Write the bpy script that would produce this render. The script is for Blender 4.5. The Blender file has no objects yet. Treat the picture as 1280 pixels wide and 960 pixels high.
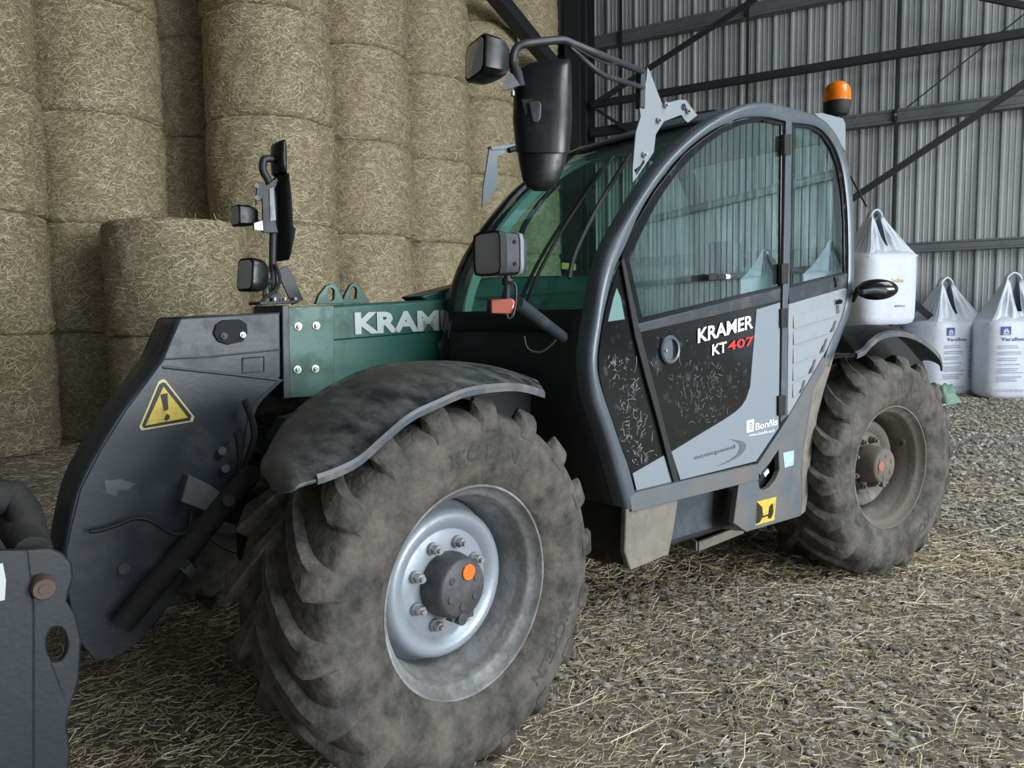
import bpy, bmesh, math, random
from mathutils import Vector, Matrix
from mathutils.geometry import tessellate_polygon
random.seed(7)
C = bpy.context.scene.collection
PI = math.pi

# ------------------------------------------------------------------ camera
FPX = 961.8
YAW, PIT, ROL = math.radians(39.02), math.radians(5.2), math.radians(.96)
CAM = Vector((-1.3705, -1.9159, 1.4664))
ALIGN = math.atan2(-.3484, .9373)+PI/2 if False else math.atan2(.3484, .9373)
_f = Vector((math.sin(YAW)*math.cos(PIT), math.cos(YAW)*math.cos(PIT), -math.sin(PIT)))
_r = Vector((math.cos(YAW), -math.sin(YAW), 0)); _d = _f.cross(_r)
RT = _r*math.cos(ROL) + _d*math.sin(ROL); DN = -_r*math.sin(ROL) + _d*math.cos(ROL); FW = _f
cd = bpy.data.cameras.new('camera'); cam = bpy.data.objects.new('camera', cd); C.objects.link(cam)
m = Matrix((RT, -DN, -FW)).transposed().to_4x4(); m.translation = CAM; cam.matrix_world = m
cd.sensor_width = 36; cd.lens = FPX/1280*36; cd.clip_start = .05; cd.clip_end = 200
bpy.context.scene.camera = cam

# ------------------------------------------------------------------ light
W = bpy.data.worlds.new('World'); bpy.context.scene.world = W; W.use_nodes = True
bg = W.node_tree.nodes['Background']; bg.inputs[0].default_value = (.80, .90, 1.0, 1); bg.inputs[1].default_value = 1.0
def area(name, loc, target, sx, sy, power, col):
    l = bpy.data.lights.new(name, 'AREA'); l.shape = 'RECTANGLE'; l.size = sx; l.size_y = sy; l.energy = power; l.color = col
    o = bpy.data.objects.new(name, l); C.objects.link(o); o.location = loc
    o.rotation_euler = (Vector(target)-Vector(loc)).to_track_quat('-Z', 'Y').to_euler(); return o
EX = Vector((.3484, -.9373, 0)); NY = Vector((.9373, .3484, 0))       # barn axes: EX along the clad wall, NY towards it
def en(e, n, z=0): return EX*e + NY*n + Vector((0, 0, z))
area('daylight_open_end', en(25.5, -.5, 3.6), en(0, 3.5, 1.0), 14, 6.4, 6500, (.90, .96, 1.0))
area('daylight_open_side', en(14, -7.8, 3.2), en(3, 6, 1.2), 12, 5.6, 350, (.88, .95, 1.0))
area('overhead_fill', en(8.5, 2.5, 8.9), en(7.0, 3.2, 0), 6, 9, 1500, (.90, .96, 1.0))  # added overhead fill, brightens the floor to the right of the machine
vs = bpy.context.scene.view_settings
vs.view_transform = 'Standard'; vs.look = 'None'; vs.gamma = 1; vs.use_curve_mapping = False; vs.exposure = 0.08

# ------------------------------------------------------------------ geometry helpers
def ray(x, y): return RT*((x-640)/FPX) + DN*((y-480)/FPX) + FW
def atp(x, y, n, d):
    r = ray(x, y); n = Vector(n); return CAM + r*((d-n.dot(CAM))/n.dot(r))
def at(x, y, Y=0.0): return atp(x, y, (0, 1, 0), Y)
def dep(x, y, Z): return CAM + ray(x, y)*Z
def catmull(P, n):
    P = [Vector(p) for p in P]; out = []
    for i in range(len(P)-1):
        p0 = P[max(i-1, 0)]; p1 = P[i]; p2 = P[i+1]; p3 = P[min(i+2, len(P)-1)]
        for k in range(n):
            t = k/n
            out.append(.5*((2*p1)+(p2-p0)*t+(2*p0-5*p1+4*p2-p3)*t*t+(3*p1-p0-3*p2+p3)*t**3))
    out.append(P[-1]); return out
class MB:
    def __init__(s): s.v = []; s.f = []; s.c = []
    def add(s, vs, fs, c=None):
        b = len(s.v); s.v += [Vector(v) for v in vs]; s.f += [tuple(i+b for i in f) for f in fs]
        s.c += [c if c is not None else .5]*len(fs)
        return s
    def box(s, c, d, R=None):
        c = Vector(c); h = [x/2 for x in d]
        vs = [Vector((sx*h[0], sy*h[1], sz*h[2])) for sx in (-1, 1) for sy in (-1, 1) for sz in (-1, 1)]
        if R: vs = [R @ v for v in vs]
        return s.add([v+c for v in vs], [(0, 1, 3, 2), (4, 6, 7, 5), (0, 4, 5, 1), (2, 3, 7, 6), (0, 2, 6, 4), (1, 5, 7, 3)])
    def bar(s, a, b, w, h, up=(0, 0, 1)):
        a = Vector(a); b = Vector(b); t = (b-a).normalized(); u = Vector(up); sd = t.cross(u).normalized(); u = sd.cross(t)
        vs = [p+sd*(w/2*i)+u*(h/2*j) for p in (a, b) for i in (-1, 1) for j in (-1, 1)]
        return s.add(vs, [(0, 1, 3, 2), (4, 6, 7, 5), (0, 4, 5, 1), (2, 3, 7, 6), (0, 2, 6, 4), (1, 5, 7, 3)])
    def tube(s, P, r, n=12, cap=True):
        P = [Vector(p) for p in P]; R = r if isinstance(r, (list, tuple)) else [r]*len(P)
        b = len(s.v); prev = None; vs = []
        for i, p in enumerate(P):
            t = (P[min(i+1, len(P)-1)]-P[max(i-1, 0)]).normalized()
            if prev is None: a = t.orthogonal().normalized()
            else: a = (prev-t*prev.dot(t)).normalized()
            prev = a; c = t.cross(a)
            vs += [p+(a*math.cos(2*PI*k/n)+c*math.sin(2*PI*k/n))*R[i] for k in range(n)]
        fs = [(i*n+k, i*n+(k+1) % n, (i+1)*n+(k+1) % n, (i+1)*n+k) for i in range(len(P)-1) for k in range(n)]
        if cap: fs += [tuple(range(n))[::-1], tuple((len(P)-1)*n+k for k in range(n))]
        return s.add(vs, fs)
    def cyl(s, a, b, r, n=24, r2=None): return s.tube([a, b], [r, r if r2 is None else r2], n)
    def lathe(s, prof, o, ax, n=48, cap=False):         # prof: (radius, offset along ax)
        o = Vector(o); ax = Vector(ax).normalized(); a = ax.orthogonal().normalized(); c = ax.cross(a)
        vs = [o+ax*h+(a*math.cos(2*PI*k/n)+c*math.sin(2*PI*k/n))*r for r, h in prof for k in range(n)]
        fs = [(i*n+k, i*n+(k+1) % n, (i+1)*n+(k+1) % n, (i+1)*n+k) for i in range(len(prof)-1) for k in range(n)]
        if cap: fs += [tuple(range(n))[::-1], tuple((len(prof)-1)*n+k for k in range(n))]
        return s.add(vs, fs)
    def grid(s, rows, closed=False):
        n = len(rows[0]); vs = [p for r in rows for p in r]
        fs = [(i*n+k, i*n+(k+1) % n, (i+1)*n+(k+1) % n, (i+1)*n+k) for i in range(len(rows)-1) for k in range(n if closed else n-1)]
        return s.add(vs, fs)
    def plate(s, P, off, holes=()):                     # planar outline (with holes) pushed by the vector off
        off = Vector(off); loops = [[Vector(p) for p in P]]+[[Vector(p) for p in h] for h in holes]
        tri = tessellate_polygon(loops); flat = [p for l in loops for p in l]; N = len(flat)
        fs = [tuple(t) for t in tri]+[tuple(i+N for i in t)[::-1] for t in tri]; b = 0
        for l in loops:
            k = len(l); fs += [(b+i, b+(i+1) % k, b+(i+1) % k+N, b+i+N) for i in range(k)]; b += k
        return s.add(flat+[p+off for p in flat], fs)
def pts(L, Y): return [at(x, y, Y) for x, y in L]
WM = {}
def finish(me, ang=38, thin=False):
    bm = bmesh.new(); bm.from_mesh(me)
    if not thin:
        bmesh.ops.remove_doubles(bm, verts=bm.verts, dist=1e-5)
        bmesh.ops.recalc_face_normals(bm, faces=bm.faces)
    a = math.radians(ang)
    for f in bm.faces: f.smooth = True
    for e in bm.edges:
        if len(e.link_faces) == 2 and e.calc_face_angle(0) > a: e.smooth = False
    bm.to_mesh(me); bm.free()
def obj(name, mb, mat, parent=None, bevel=0, solid=0, ang=38, rnd=False, thin=False):
    me = bpy.data.meshes.new(name)
    if parent is None or not mb.v: c = Vector((0, 0, 0))
    else:
        lo = [min(v[i] for v in mb.v) for i in range(3)]; hi = [max(v[i] for v in mb.v) for i in range(3)]
        c = Vector([(lo[i]+hi[i])/2 for i in range(3)])
    me.from_pydata([tuple(v-c) for v in mb.v], [], mb.f)
    if rnd:
        at_ = me.attributes.new('rnd', 'FLOAT', 'FACE'); at_.data.foreach_set('value', mb.c)
    me.materials.append(mat); finish(me, ang, thin or rnd)
    o = bpy.data.objects.new(name, me); C.objects.link(o)
    o.location = c; WM[o] = Matrix.Translation(c)
    if parent: o.parent = parent; o.matrix_parent_inverse = WM[parent].inverted()
    if solid:
        md = o.modifiers.new('s', 'SOLIDIFY'); md.thickness = solid; md.offset = 0
    if bevel:
        md = o.modifiers.new('b', 'BEVEL'); md.width = bevel; md.segments = 2; md.limit_method = 'ANGLE'; md.angle_limit = math.radians(40)
    return o
def tag(o, label=None, cat=None, group=None, kind=None):
    for k, v in (('label', label), ('category', cat), ('group', group), ('kind', kind)):
        if v: o[k] = v
    return o
def empty(name, loc, parent=None):
    o = bpy.data.objects.new(name, None); C.objects.link(o); o.location = loc; o.empty_display_size = .2
    WM[o] = Matrix.Translation(Vector(loc))
    if parent: o.parent = parent; o.matrix_parent_inverse = WM[parent].inverted()
    return o
def copy_tree(o, parent=None):
    c = o.copy(); C.objects.link(c); WM[c] = WM[o]
    if parent: c.parent = parent; c.matrix_parent_inverse = o.matrix_parent_inverse.copy()
    for ch in [x for x in C.objects if x.parent == o]: copy_tree(ch, c)
    return c

# ------------------------------------------------------------------ materials
def mat(name, col, rough=.5, metal=0, dirt=None, amt=.5, dscale=6, bump=0, bscale=60, coat=0, var=0, drough=.9, stretch=None):
    M = bpy.data.materials.new(name); M.use_nodes = True; nt = M.node_tree; N = nt.nodes; L = nt.links
    b = N['Principled BSDF']; b.inputs['Roughness'].default_value = rough; b.inputs['Metallic'].default_value = metal
    b.inputs['Base Color'].default_value = (*col, 1); b.inputs['Coat Weight'].default_value = coat
    tc = N.new('ShaderNodeTexCoord'); co = tc.outputs['Object']
    if stretch:
        mp = N.new('ShaderNodeMapping'); mp.inputs['Scale'].default_value = stretch; L.new(co, mp.inputs[0]); co = mp.outputs[0]
    src = None
    if var:
        n = N.new('ShaderNodeTexNoise'); n.inputs['Scale'].default_value = dscale*2.3; n.inputs['Detail'].default_value = 6; L.new(co, n.inputs['Vector'])
        r = N.new('ShaderNodeValToRGB'); r.color_ramp.elements[0].position = .3; r.color_ramp.elements[1].position = .7
        r.color_ramp.elements[0].color = (*[c*(1-var) for c in col], 1); r.color_ramp.elements[1].color = (*[min(1, c*(1+var)) for c in col], 1)
        L.new(n.outputs[0], r.inputs[0]); src = r.outputs[0]
    if dirt:
        n = N.new('ShaderNodeTexNoise'); n.inputs['Scale'].default_value = dscale; n.inputs['Detail'].default_value = 10; n.inputs['Roughness'].default_value = .68; L.new(co, n.inputs['Vector'])
        r = N.new('ShaderNodeValToRGB'); r.color_ramp.elements[0].position = max(0, .62-amt*.5); r.color_ramp.elements[1].position = min(1, .80-amt*.35)
        r.color_ramp.elements[0].color = (0, 0, 0, 1); r.color_ramp.elements[1].color = (1, 1, 1, 1); L.new(n.outputs[0], r.inputs[0])
        mx = N.new('ShaderNodeMix'); mx.data_type = 'RGBA'; mx.inputs['A'].default_value = (*col, 1); mx.inputs['B'].default_value = (*dirt, 1)
        if src: L.new(src, mx.inputs['A'])
        sc = N.new('ShaderNodeMath'); sc.operation = 'MULTIPLY'; sc.inputs[1].default_value = min(1, .45+amt*.5); L.new(r.outputs[0], sc.inputs[0])
        L.new(sc.outputs[0], mx.inputs['Factor']); src = mx.outputs['Result']
        mr = N.new('ShaderNodeMapRange'); mr.inputs['To Min'].default_value = rough; mr.inputs['To Max'].default_value = drough; L.new(sc.outputs[0], mr.inputs[0]); L.new(mr.outputs[0], b.inputs['Roughness'])
    if src: L.new(src, b.inputs['Base Color'])
    if bump:
        n = N.new('ShaderNodeTexNoise'); n.inputs['Scale'].default_value = bscale; n.inputs['Detail'].default_value = 8; L.new(co, n.inputs['Vector'])
        bp = N.new('ShaderNodeBump'); bp.inputs['Strength'].default_value = bump; bp.inputs['Distance'].default_value = .01; L.new(n.outputs[0], bp.inputs['Height']); L.new(bp.outputs[0], b.inputs['Normal'])
    return M
def rmat(name, cols, rough=.7, noise=0):                 # colour picked per face from the 'rnd' attribute
    M = bpy.data.materials.new(name); M.use_nodes = True; nt = M.node_tree; N = nt.nodes; L = nt.links
    b = N['Principled BSDF']; b.inputs['Roughness'].default_value = rough
    a = N.new('ShaderNodeAttribute'); a.attribute_name = 'rnd'; r = N.new('ShaderNodeValToRGB'); cr = r.color_ramp
    for i, c in enumerate(cols):
        p = i/(len(cols)-1); e = cr.elements[i if i < 2 else 0] if False else (cr.elements[0] if i == 0 else cr.elements[-1] if i == len(cols)-1 else cr.elements.new(p)); e.color = (*c, 1)
    cr.elements[-1].position = 1
    L.new(a.outputs['Fac'], r.inputs[0]); L.new(r.outputs[0], b.inputs['Base Color'])
    return M
def glass(name, tint, ior=1.5, rough=0.0, dust=0.0, gt=1.0):
    M = bpy.data.materials.new(name); M.use_nodes = True; nt = M.node_tree; N = nt.nodes; L = nt.links; N.remove(N['Principled BSDF'])
    t = N.new('ShaderNodeBsdfTransparent'); t.inputs[0].default_value = (*tint, 1)
    g = N.new('ShaderNodeBsdfGlossy'); g.inputs['Roughness'].default_value = rough; g.inputs[0].default_value = (.8*gt, .95*gt, gt, 1)
    lw = N.new('ShaderNodeLayerWeight'); lw.inputs[0].default_value = .5
    pw = N.new('ShaderNodeMath'); pw.operation = 'POWER'; pw.inputs[1].default_value = 5; L.new(lw.outputs['Facing'], pw.inputs[0])
    fr = N.new('ShaderNodeMapRange'); fr.inputs[3].default_value = ior; fr.inputs[4].default_value = 1; L.new(pw.outputs[0], fr.inputs[0])   # Schlick: ior holds the reflectance seen square on
    mx = N.new('ShaderNodeMixShader'); L.new(fr.outputs[0], mx.inputs[0]); L.new(t.outputs[0], mx.inputs[1]); L.new(g.outputs[0], mx.inputs[2]); out = mx.outputs[0]
    if dust:
        d = N.new('ShaderNodeBsdfDiffuse'); d.inputs[0].default_value = (.30, .30, .27, 1)
        n = N.new('ShaderNodeTexNoise'); n.inputs['Scale'].default_value = 5; n.inputs['Detail'].default_value = 12; n.inputs['Roughness'].default_value = .75
        tc = N.new('ShaderNodeTexCoord'); L.new(tc.outputs['Object'], n.inputs['Vector'])
        mr = N.new('ShaderNodeMapRange'); mr.inputs[1].default_value = .45; mr.inputs[2].default_value = .8; mr.inputs[3].default_value = dust*.3; mr.inputs[4].default_value = dust*2; L.new(n.outputs[0], mr.inputs[0])
        m2 = N.new('ShaderNodeMixShader'); L.new(mr.outputs[0], m2.inputs[0]); L.new(out, m2.inputs[1]); L.new(d.outputs[0], m2.inputs[2]); out = m2.outputs[0]
    L.new(out, N['Material Output'].inputs[0]); return M
MUD = (.16, .135, .105)
m_green = mat('green_paint', (.012, .095, .070), .38, dirt=(.07, .075, .065), amt=.25, dscale=5, bump=.05)
m_dgrey = mat('dark_grey_paint', (.029, .037, .047), .42, dirt=(.10, .10, .095), amt=.22, dscale=7, bump=.08)
m_carrier = mat('carrier_paint', (.018, .022, .028), .5, dirt=(.05, .05, .05), amt=.2, dscale=7, bump=.08)
m_arch = mat('grey_paint', (.085, .105, .125), .30, dirt=(.13, .125, .115), amt=.18, dscale=8, bump=.03)
m_body = mat('dusty_grey_paint', (.10, .12, .14), .45, dirt=MUD, amt=.45, dscale=5, bump=.1)
m_silver = mat('silver_grey_paint', (.215, .25, .285), .40, dirt=(.22, .23, .22), amt=.15, dscale=9)
m_vent = mat('light_grey_panel', (.26, .29, .31), .5, dirt=(.2, .2, .19), amt=.2, dscale=9)
m_black = mat('black_plastic', (.008, .009, .010), .35, dirt=(.035, .036, .035), amt=.15, dscale=6, bump=.05)
m_blackmat = mat('matt_black', (.010, .011, .012), .8)
m_inner = mat('dark_chassis', (.016, .016, .017), .8, dirt=(.05, .042, .033), amt=.4, dscale=5, bump=.3)
m_gloss = mat('gloss_black', (.008, .009, .010), .12, dirt=(.08, .09, .085), amt=.12, dscale=14)
m_mudblk = mat('mud_block', (.12, .115, .105), .8, dirt=(.24, .21, .175), amt=.65, dscale=7, bump=.5, bscale=25)
m_mudpanel = mat('muddy_front_panel', (.014, .015, .017), .6, dirt=(.035, .030, .024), amt=.35, dscale=4, bump=.2)
m_tyre = mat('dusty_rubber', (.030, .028, .026), .85, dirt=(.15, .132, .112), amt=.50, dscale=9, bump=.7, bscale=38, var=.45)
m_tyrel = mat('tyre_lettering', (.05, .047, .043), .85)
m_rim = mat('wheel_silver', (.28, .315, .36), .38, metal=.25, dirt=(.20, .175, .145), amt=.16, dscale=9, bump=.06)
m_rimd = mat('rim_dirty', (.34, .36, .38), .42, metal=.25, dirt=(.10, .086, .07), amt=.66, dscale=6, bump=.25)
m_rimmud = mat('rim_muddy', (.33, .35, .37), .6, dirt=(.115, .098, .078), amt=.95, dscale=5, bump=.3)
m_hub = mat('hub_grey', (.05, .052, .058), .5, dirt=(.14, .13, .115), amt=.3, dscale=12, bump=.15)
m_hubmud = mat('hub_muddy', (.10, .088, .072), .8, dirt=(.16, .14, .115), amt=.6, dscale=12, bump=.3)
m_steel = mat('zinc_steel', (.42, .43, .43), .35, metal=.8, dirt=(.12, .11, .10), amt=.3, dscale=30)
m_bracket = mat('bracket_grey', (.21, .24, .265), .45, dirt=(.2, .2, .2), amt=.15, dscale=12)
m_orange = mat('orange_plastic', (.85, .16, .01), .45)
m_yellow = mat('yellow_sticker', (.62, .46, .06), .5, dirt=(.10, .09, .06), amt=.25, dscale=25)
m_yellowb = mat('yellow_sticker_border', (.60, .55, .25), .5)
m_print = mat('black_print', (.012, .012, .012), .5)
m_white = mat('white_print', (.82, .85, .86), .5)
m_greyish = mat('worn_white_print', (.50, .56, .56), .5)
m_red = mat('red_print', (.60, .03, .03), .5)
m_greyprint = mat('grey_print', (.10, .12, .14), .5)
m_blue = mat('blue_sticker', (.18, .42, .62), .5, dirt=(.6, .65, .68), amt=.6, dscale=60)
m_fender = mat('scratched_fender', (.024, .028, .034), .30, dirt=(.19, .19, .175), amt=.46, dscale=6, bump=.1, stretch=(2.5, 1, 3))
m_lipm = mat('fender_edge', (.07, .082, .095), .4, dirt=(.22, .2, .18), amt=.3, dscale=10)
m_gun = mat('steel_dark', (.022, .026, .031), .5, dirt=(.05, .05, .05), amt=.2, dscale=3)
m_beam = mat('dark_steel', (.010, .012, .015), .6)
m_girt = mat('galvanised_girt', (.115, .125, .13), .45, metal=.2, dirt=(.07, .075, .075), amt=.4, dscale=3)
m_clad = mat('galvanised_cladding', (.33, .34, .34), .45, metal=.25, dirt=(.20, .21, .21), amt=.55, dscale=2.2, stretch=(1, 1, .15))
m_roof = mat('roof_sheet', (.12, .125, .13), .7)
m_conc = mat('rough_wall', (.14, .135, .125), .9)
m_bag = mat('white_woven_bag', (.66, .70, .78), .55, dirt=(.55, .58, .62), amt=.3, dscale=6, bump=.4, bscale=14)
m_film = mat('white_bag_fabric', (.62, .68, .74), .4, bump=.5, bscale=20)
m_bluep = mat('bag_blue_print', (.05, .09, .26), .6)
m_bagtxt = mat('bag_grey_print', (.24, .29, .42), .6)
m_goldp = mat('bag_gold_print', (.6, .45, .12), .6)
m_tarp = mat('green_tarp', (.06, .22, .12), .5, dirt=(.4, .46, .42), amt=.5, dscale=6, bump=.3)
m_rubber = mat('black_rubber', (.012, .012, .012), .7)
m_seat = mat('seat_fabric', (.06, .09, .085), .85)
m_interior = mat('cab_interior', (.10, .16, .15), .8)
m_trim = mat('cab_trim', (.26, .40, .37), .7)
m_glassdoor = glass('door_glass', (.70, .82, .80), .19, dust=.04, gt=1.0)
m_glassrear = glass('rear_glass', (.80, .93, .90), .05, dust=.015)
m_wind = glass('windscreen_glass', (.58, .80, .73), .06, dust=.05)
m_lens = mat('lamp_lens', (.55, .56, .57), .14, metal=.6, bump=.25, bscale=50)
m_amber = mat('amber_lens', (.95, .22, .01), .16); m_amber.node_tree.nodes['Principled BSDF'].inputs['Transmission Weight'].default_value = .25
m_clear = mat('marker_lens', (.52, .15, .11), .15)
m_beige = rmat('straw_strands', [(.16, .12, .065), (.42, .34, .20), (.64, .54, .34), (.85, .77, .56)], .6)
m_straw = rmat('floor_straw', [(.15, .11, .06), (.34, .27, .165), (.54, .45, .29), (.80, .72, .54)], .6)
m_peb = rmat('pebbles', [(.16, .15, .135), (.27, .255, .23), (.38, .365, .34), (.56, .55, .53)], .75)

# floor: packed earth
m_floor = mat('packed_earth', (.19, .165, .13), .95, dirt=(.30, .265, .21), amt=.55, dscale=1.7, bump=1.0, bscale=38, var=.35)
def bale_mat():
    M = bpy.data.materials.new('straw_bale'); M.use_nodes = True; nt = M.node_tree; N = nt.nodes; L = nt.links
    b = N['Principled BSDF']; b.inputs['Roughness'].default_value = .85
    tc = N.new('ShaderNodeTexCoord'); oi = N.new('ShaderNodeObjectInfo')
    ad = N.new('ShaderNodeVectorMath'); L.new(tc.outputs['Object'], ad.inputs[0]); L.new(oi.outputs['Location'], ad.inputs[1])
    def noise(s, sc, d=6):
        mp = N.new('ShaderNodeMapping'); mp.inputs['Scale'].default_value = sc; L.new(ad.outputs[0], mp.inputs[0])
        n = N.new('ShaderNodeTexNoise'); n.inputs['Scale'].default_value = s; n.inputs['Detail'].default_value = d; n.inputs['Roughness'].default_value = .7; n.inputs['Distortion'].default_value = 1.2; L.new(mp.outputs[0], n.inputs['Vector']); return n
    n1 = noise(38, (1, 1, 2.6)); r = N.new('ShaderNodeValToRGB'); cr = r.color_ramp
    cr.elements[0].position = .30; cr.elements[0].color = (.13, .10, .055, 1); cr.elements[1].position = .72; cr.elements[1].color = (.78, .67, .44, 1)
    e = cr.elements.new(.5); e.color = (.42, .345, .205, 1); L.new(n1.outputs[0], r.inputs[0])
    n2 = noise(1.6, (1, 1, .6), 4); r2 = N.new('ShaderNodeValToRGB'); r2.color_ramp.elements[0].position = .48; r2.color_ramp.elements[1].position = .72
    r2.color_ramp.elements[0].color = (0, 0, 0, 1); r2.color_ramp.elements[1].color = (.55, .55, .55, 1); L.new(n2.outputs[0], r2.inputs[0])
    mx = N.new('ShaderNodeMix'); mx.data_type = 'RGBA'; mx.blend_type = 'MULTIPLY'; L.new(r2.outputs[0], mx.inputs['Factor']); L.new(r.outputs[0], mx.inputs['A']); mx.inputs['B'].default_value = (.50, .66, .42, 1)
    L.new(mx.outputs['Result'], b.inputs['Base Color'])
    bp = N.new('ShaderNodeBump'); bp.inputs['Strength'].default_value = 1; bp.inputs['Distance'].default_value = .03; L.new(n1.outputs[0], bp.inputs['Height']); L.new(bp.outputs[0], b.inputs['Normal'])
    return M
m_bale = bale_mat()

# ------------------------------------------------------------------ text and flat print
def text_mesh(s, bold=0.0, shear=0.0):
    cu = bpy.data.curves.new('t', 'FONT'); cu.body = s; cu.offset = bold; cu.shear = shear; cu.resolution_u = 3
    o = bpy.data.objects.new('t', cu); me = bpy.data.meshes.new_from_object(o)
    V = [v.co.copy() for v in me.vertices]; F = [tuple(p.vertices) for p in me.polygons]
    bpy.data.objects.remove(o); bpy.data.curves.remove(cu); bpy.data.meshes.remove(me)
    x0 = min(v.x for v in V); x1 = max(v.x for v in V); y0 = min(v.y for v in V); y1 = max(v.y for v in V)
    return [((v.x-x0)/(x1-x0), (v.y-y0)/(y1-y0)) for v in V], F
def text_on(name, s, bl, br, tl, mt, parent, bold=.02, shear=0, off=(0, -.0015, 0)):
    V, F = text_mesh(s, bold, shear); bl = Vector(bl)+Vector(off); br = Vector(br)+Vector(off); tl = Vector(tl)+Vector(off)
    mb = MB(); mb.add([bl+(br-bl)*x+(tl-bl)*y for x, y in V], F)
    return obj(name, mb, mt, parent, thin=True)
def label_px(name, s, p0, p1, h, Y, mt, parent, bold=.02, shear=0):   # p0, p1: ends of the baseline, h: letter height
    bl = at(*p0, Y); br = at(*p1, Y); tl = bl+Vector((0, 0, h)); return text_on(name, s, bl, br, tl, mt, parent, bold, shear)

# ================================================================== SETTING
floor_o = None
mb = MB(); n = 90
for i in range(n):
    for j in range(n):
        pass
def gz(x, y): return .006*math.sin(x*3.1+y*1.3)+.005*math.sin(y*4.3-x*2.2)+.004*math.sin(x*9+y*7)
rows = []
for i in range(161):
    e = -14+41*i/160; rows.append([en(e, -9+22.55*j/120) for j in range(121)])
for r in rows:
    for p in r: p.z = gz(p.x, p.y)-.006
mb.grid(rows); floor_o = tag(obj('floor', mb, m_floor), kind='structure')
if floor_o.data.polygons[0].normal.z < 0: floor_o.data.flip_normals()

# corrugated cladding, in sheets 2.56 m wide
ND = 13.6; PITCH = .3105
wall = tag(obj('wall_right', MB().add([en(-12.3, ND+.12, -.1), en(26, ND+.12, -.1), en(26, ND+.12, 9), en(-12.3, ND+.12, 9)], [(0, 1, 2, 3)]), m_roof), kind='structure')
prof = [(0, 0), (.028, .034), (.062, .034), (.09, 0), (.135, 0), (.143, .007), (.155, .007), (.163, 0), (.22, 0), (.228, .007), (.24, .007), (.248, 0)]
e0 = -12.30; sheet = None
for k in range(16):
    b = e0+k*2.484+.02; mb = MB(); row = []
    for j in range(8):
        for (u, h) in prof: row.append(en(b+j*PITCH+u, ND+.03-h))
    row.append(en(b+8*PITCH, ND+.03)); mb.grid([[p+Vector((0, 0, z)) for p in row] for z in (-.05, 9.0)])
    obj('cladding_sheet', mb, m_clad, wall, ang=20, thin=True)
def girt(e0, e1, z, h, n0=13.36, mt=m_girt, name='girt', depth=.2):
    mb = MB(); L_ = [(0, h/2), (0, h*.32), (.02, h*.25), (.02, -h*.25), (0, -h*.32), (0, -h/2), (depth, -h/2), (depth, -h/2+.012), (.02, -h/2+.02), (.035, -h*.2), (.035, h*.2), (.02, h/2-.02), (depth, h/2-.012), (depth, h/2)]
    mb.grid([[en(e, n0+d, z+v) for d, v in L_] for e in (e0, e1)], closed=True)
    return obj(name, mb, mt, wall, ang=25)
girt(-12, 26, 2.51, .17); girt(-12, 26, 4.80, .23); girt(-12, 26, 7.10, .25); girt(-12, 26, .35, .17)
# dark steel: columns, horizontal tie, rods, braces
def column(e):
    mb = MB(); n0 = 12.55
    mb.box(en(e, n0+.011, 4.5), (.30, .30, 9), Matrix.Rotation(0, 3, 'Z')) if False else None
    def slab(a0, a1, b0, b1): mb.plate([en(a0, b0, 0), en(a1, b0, 0), en(a1, b1, 0), en(a0, b1, 0)], (0, 0, 9))
    slab(e-.17, e+.17, n0, n0+.03); slab(e-.17, e+.17, n0+.72, n0+.75); slab(e-.015, e+.015, n0+.03, n0+.72)
    slab(e-.165, e+.165, n0+.30, n0+.33)
    return obj('steel_column', mb, m_beam, wall, bevel=.004)
column(-5.72); column(12.2)
obj('steel_tie', MB().bar(en(-5.6, 12.95, 5.72), en(12.2, 12.95, 5.72), .14, .13), m_beam, wall, bevel=.006)
obj('steel_strut', MB().bar(en(-5.5, 12.95, 5.16), en(-2.9, 12.95, 5.16), .14, .18), m_beam, wall, bevel=.006)
for e in (-2.42, .14, 2.72, -4.98):
    obj('wall_rod', MB().bar(en(e, 13.33, .1), en(e, 13.33, 9), .045, .045, NY), m_beam, wall)
    for z in (2.51, 4.80):
        obj('bolt', MB().cyl(en(e, 13.35, z), en(e, 13.27, z), .022, 8), m_steel, wall)
def wp(x, y, d): return atp(x, y, NY, d)
for (a, b, w) in (((740, 132), (945, -2), .085), ((1045, 262), (1290, 98), .10), ((1105, 348), (1165, 398), .11), ((744, 136), (800, 172), .06), ((1225, -4), (1300, 11), .09)):
    obj('diagonal_brace', MB().bar(wp(*a, 12.8), wp(*b, 12.8), w, w, NY), m_beam, wall)
obj('brace_wire', MB().cyl(wp(1134, 134, 13.1), wp(1290, 10, 13.1), .012, 6), m_beam, wall)
obj('raking_brace', MB().bar(atp(590, -42, EX, -5.72), atp(704, 98, EX, -5.72), .24, .24, EX), m_beam, wall, bevel=.01)

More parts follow.
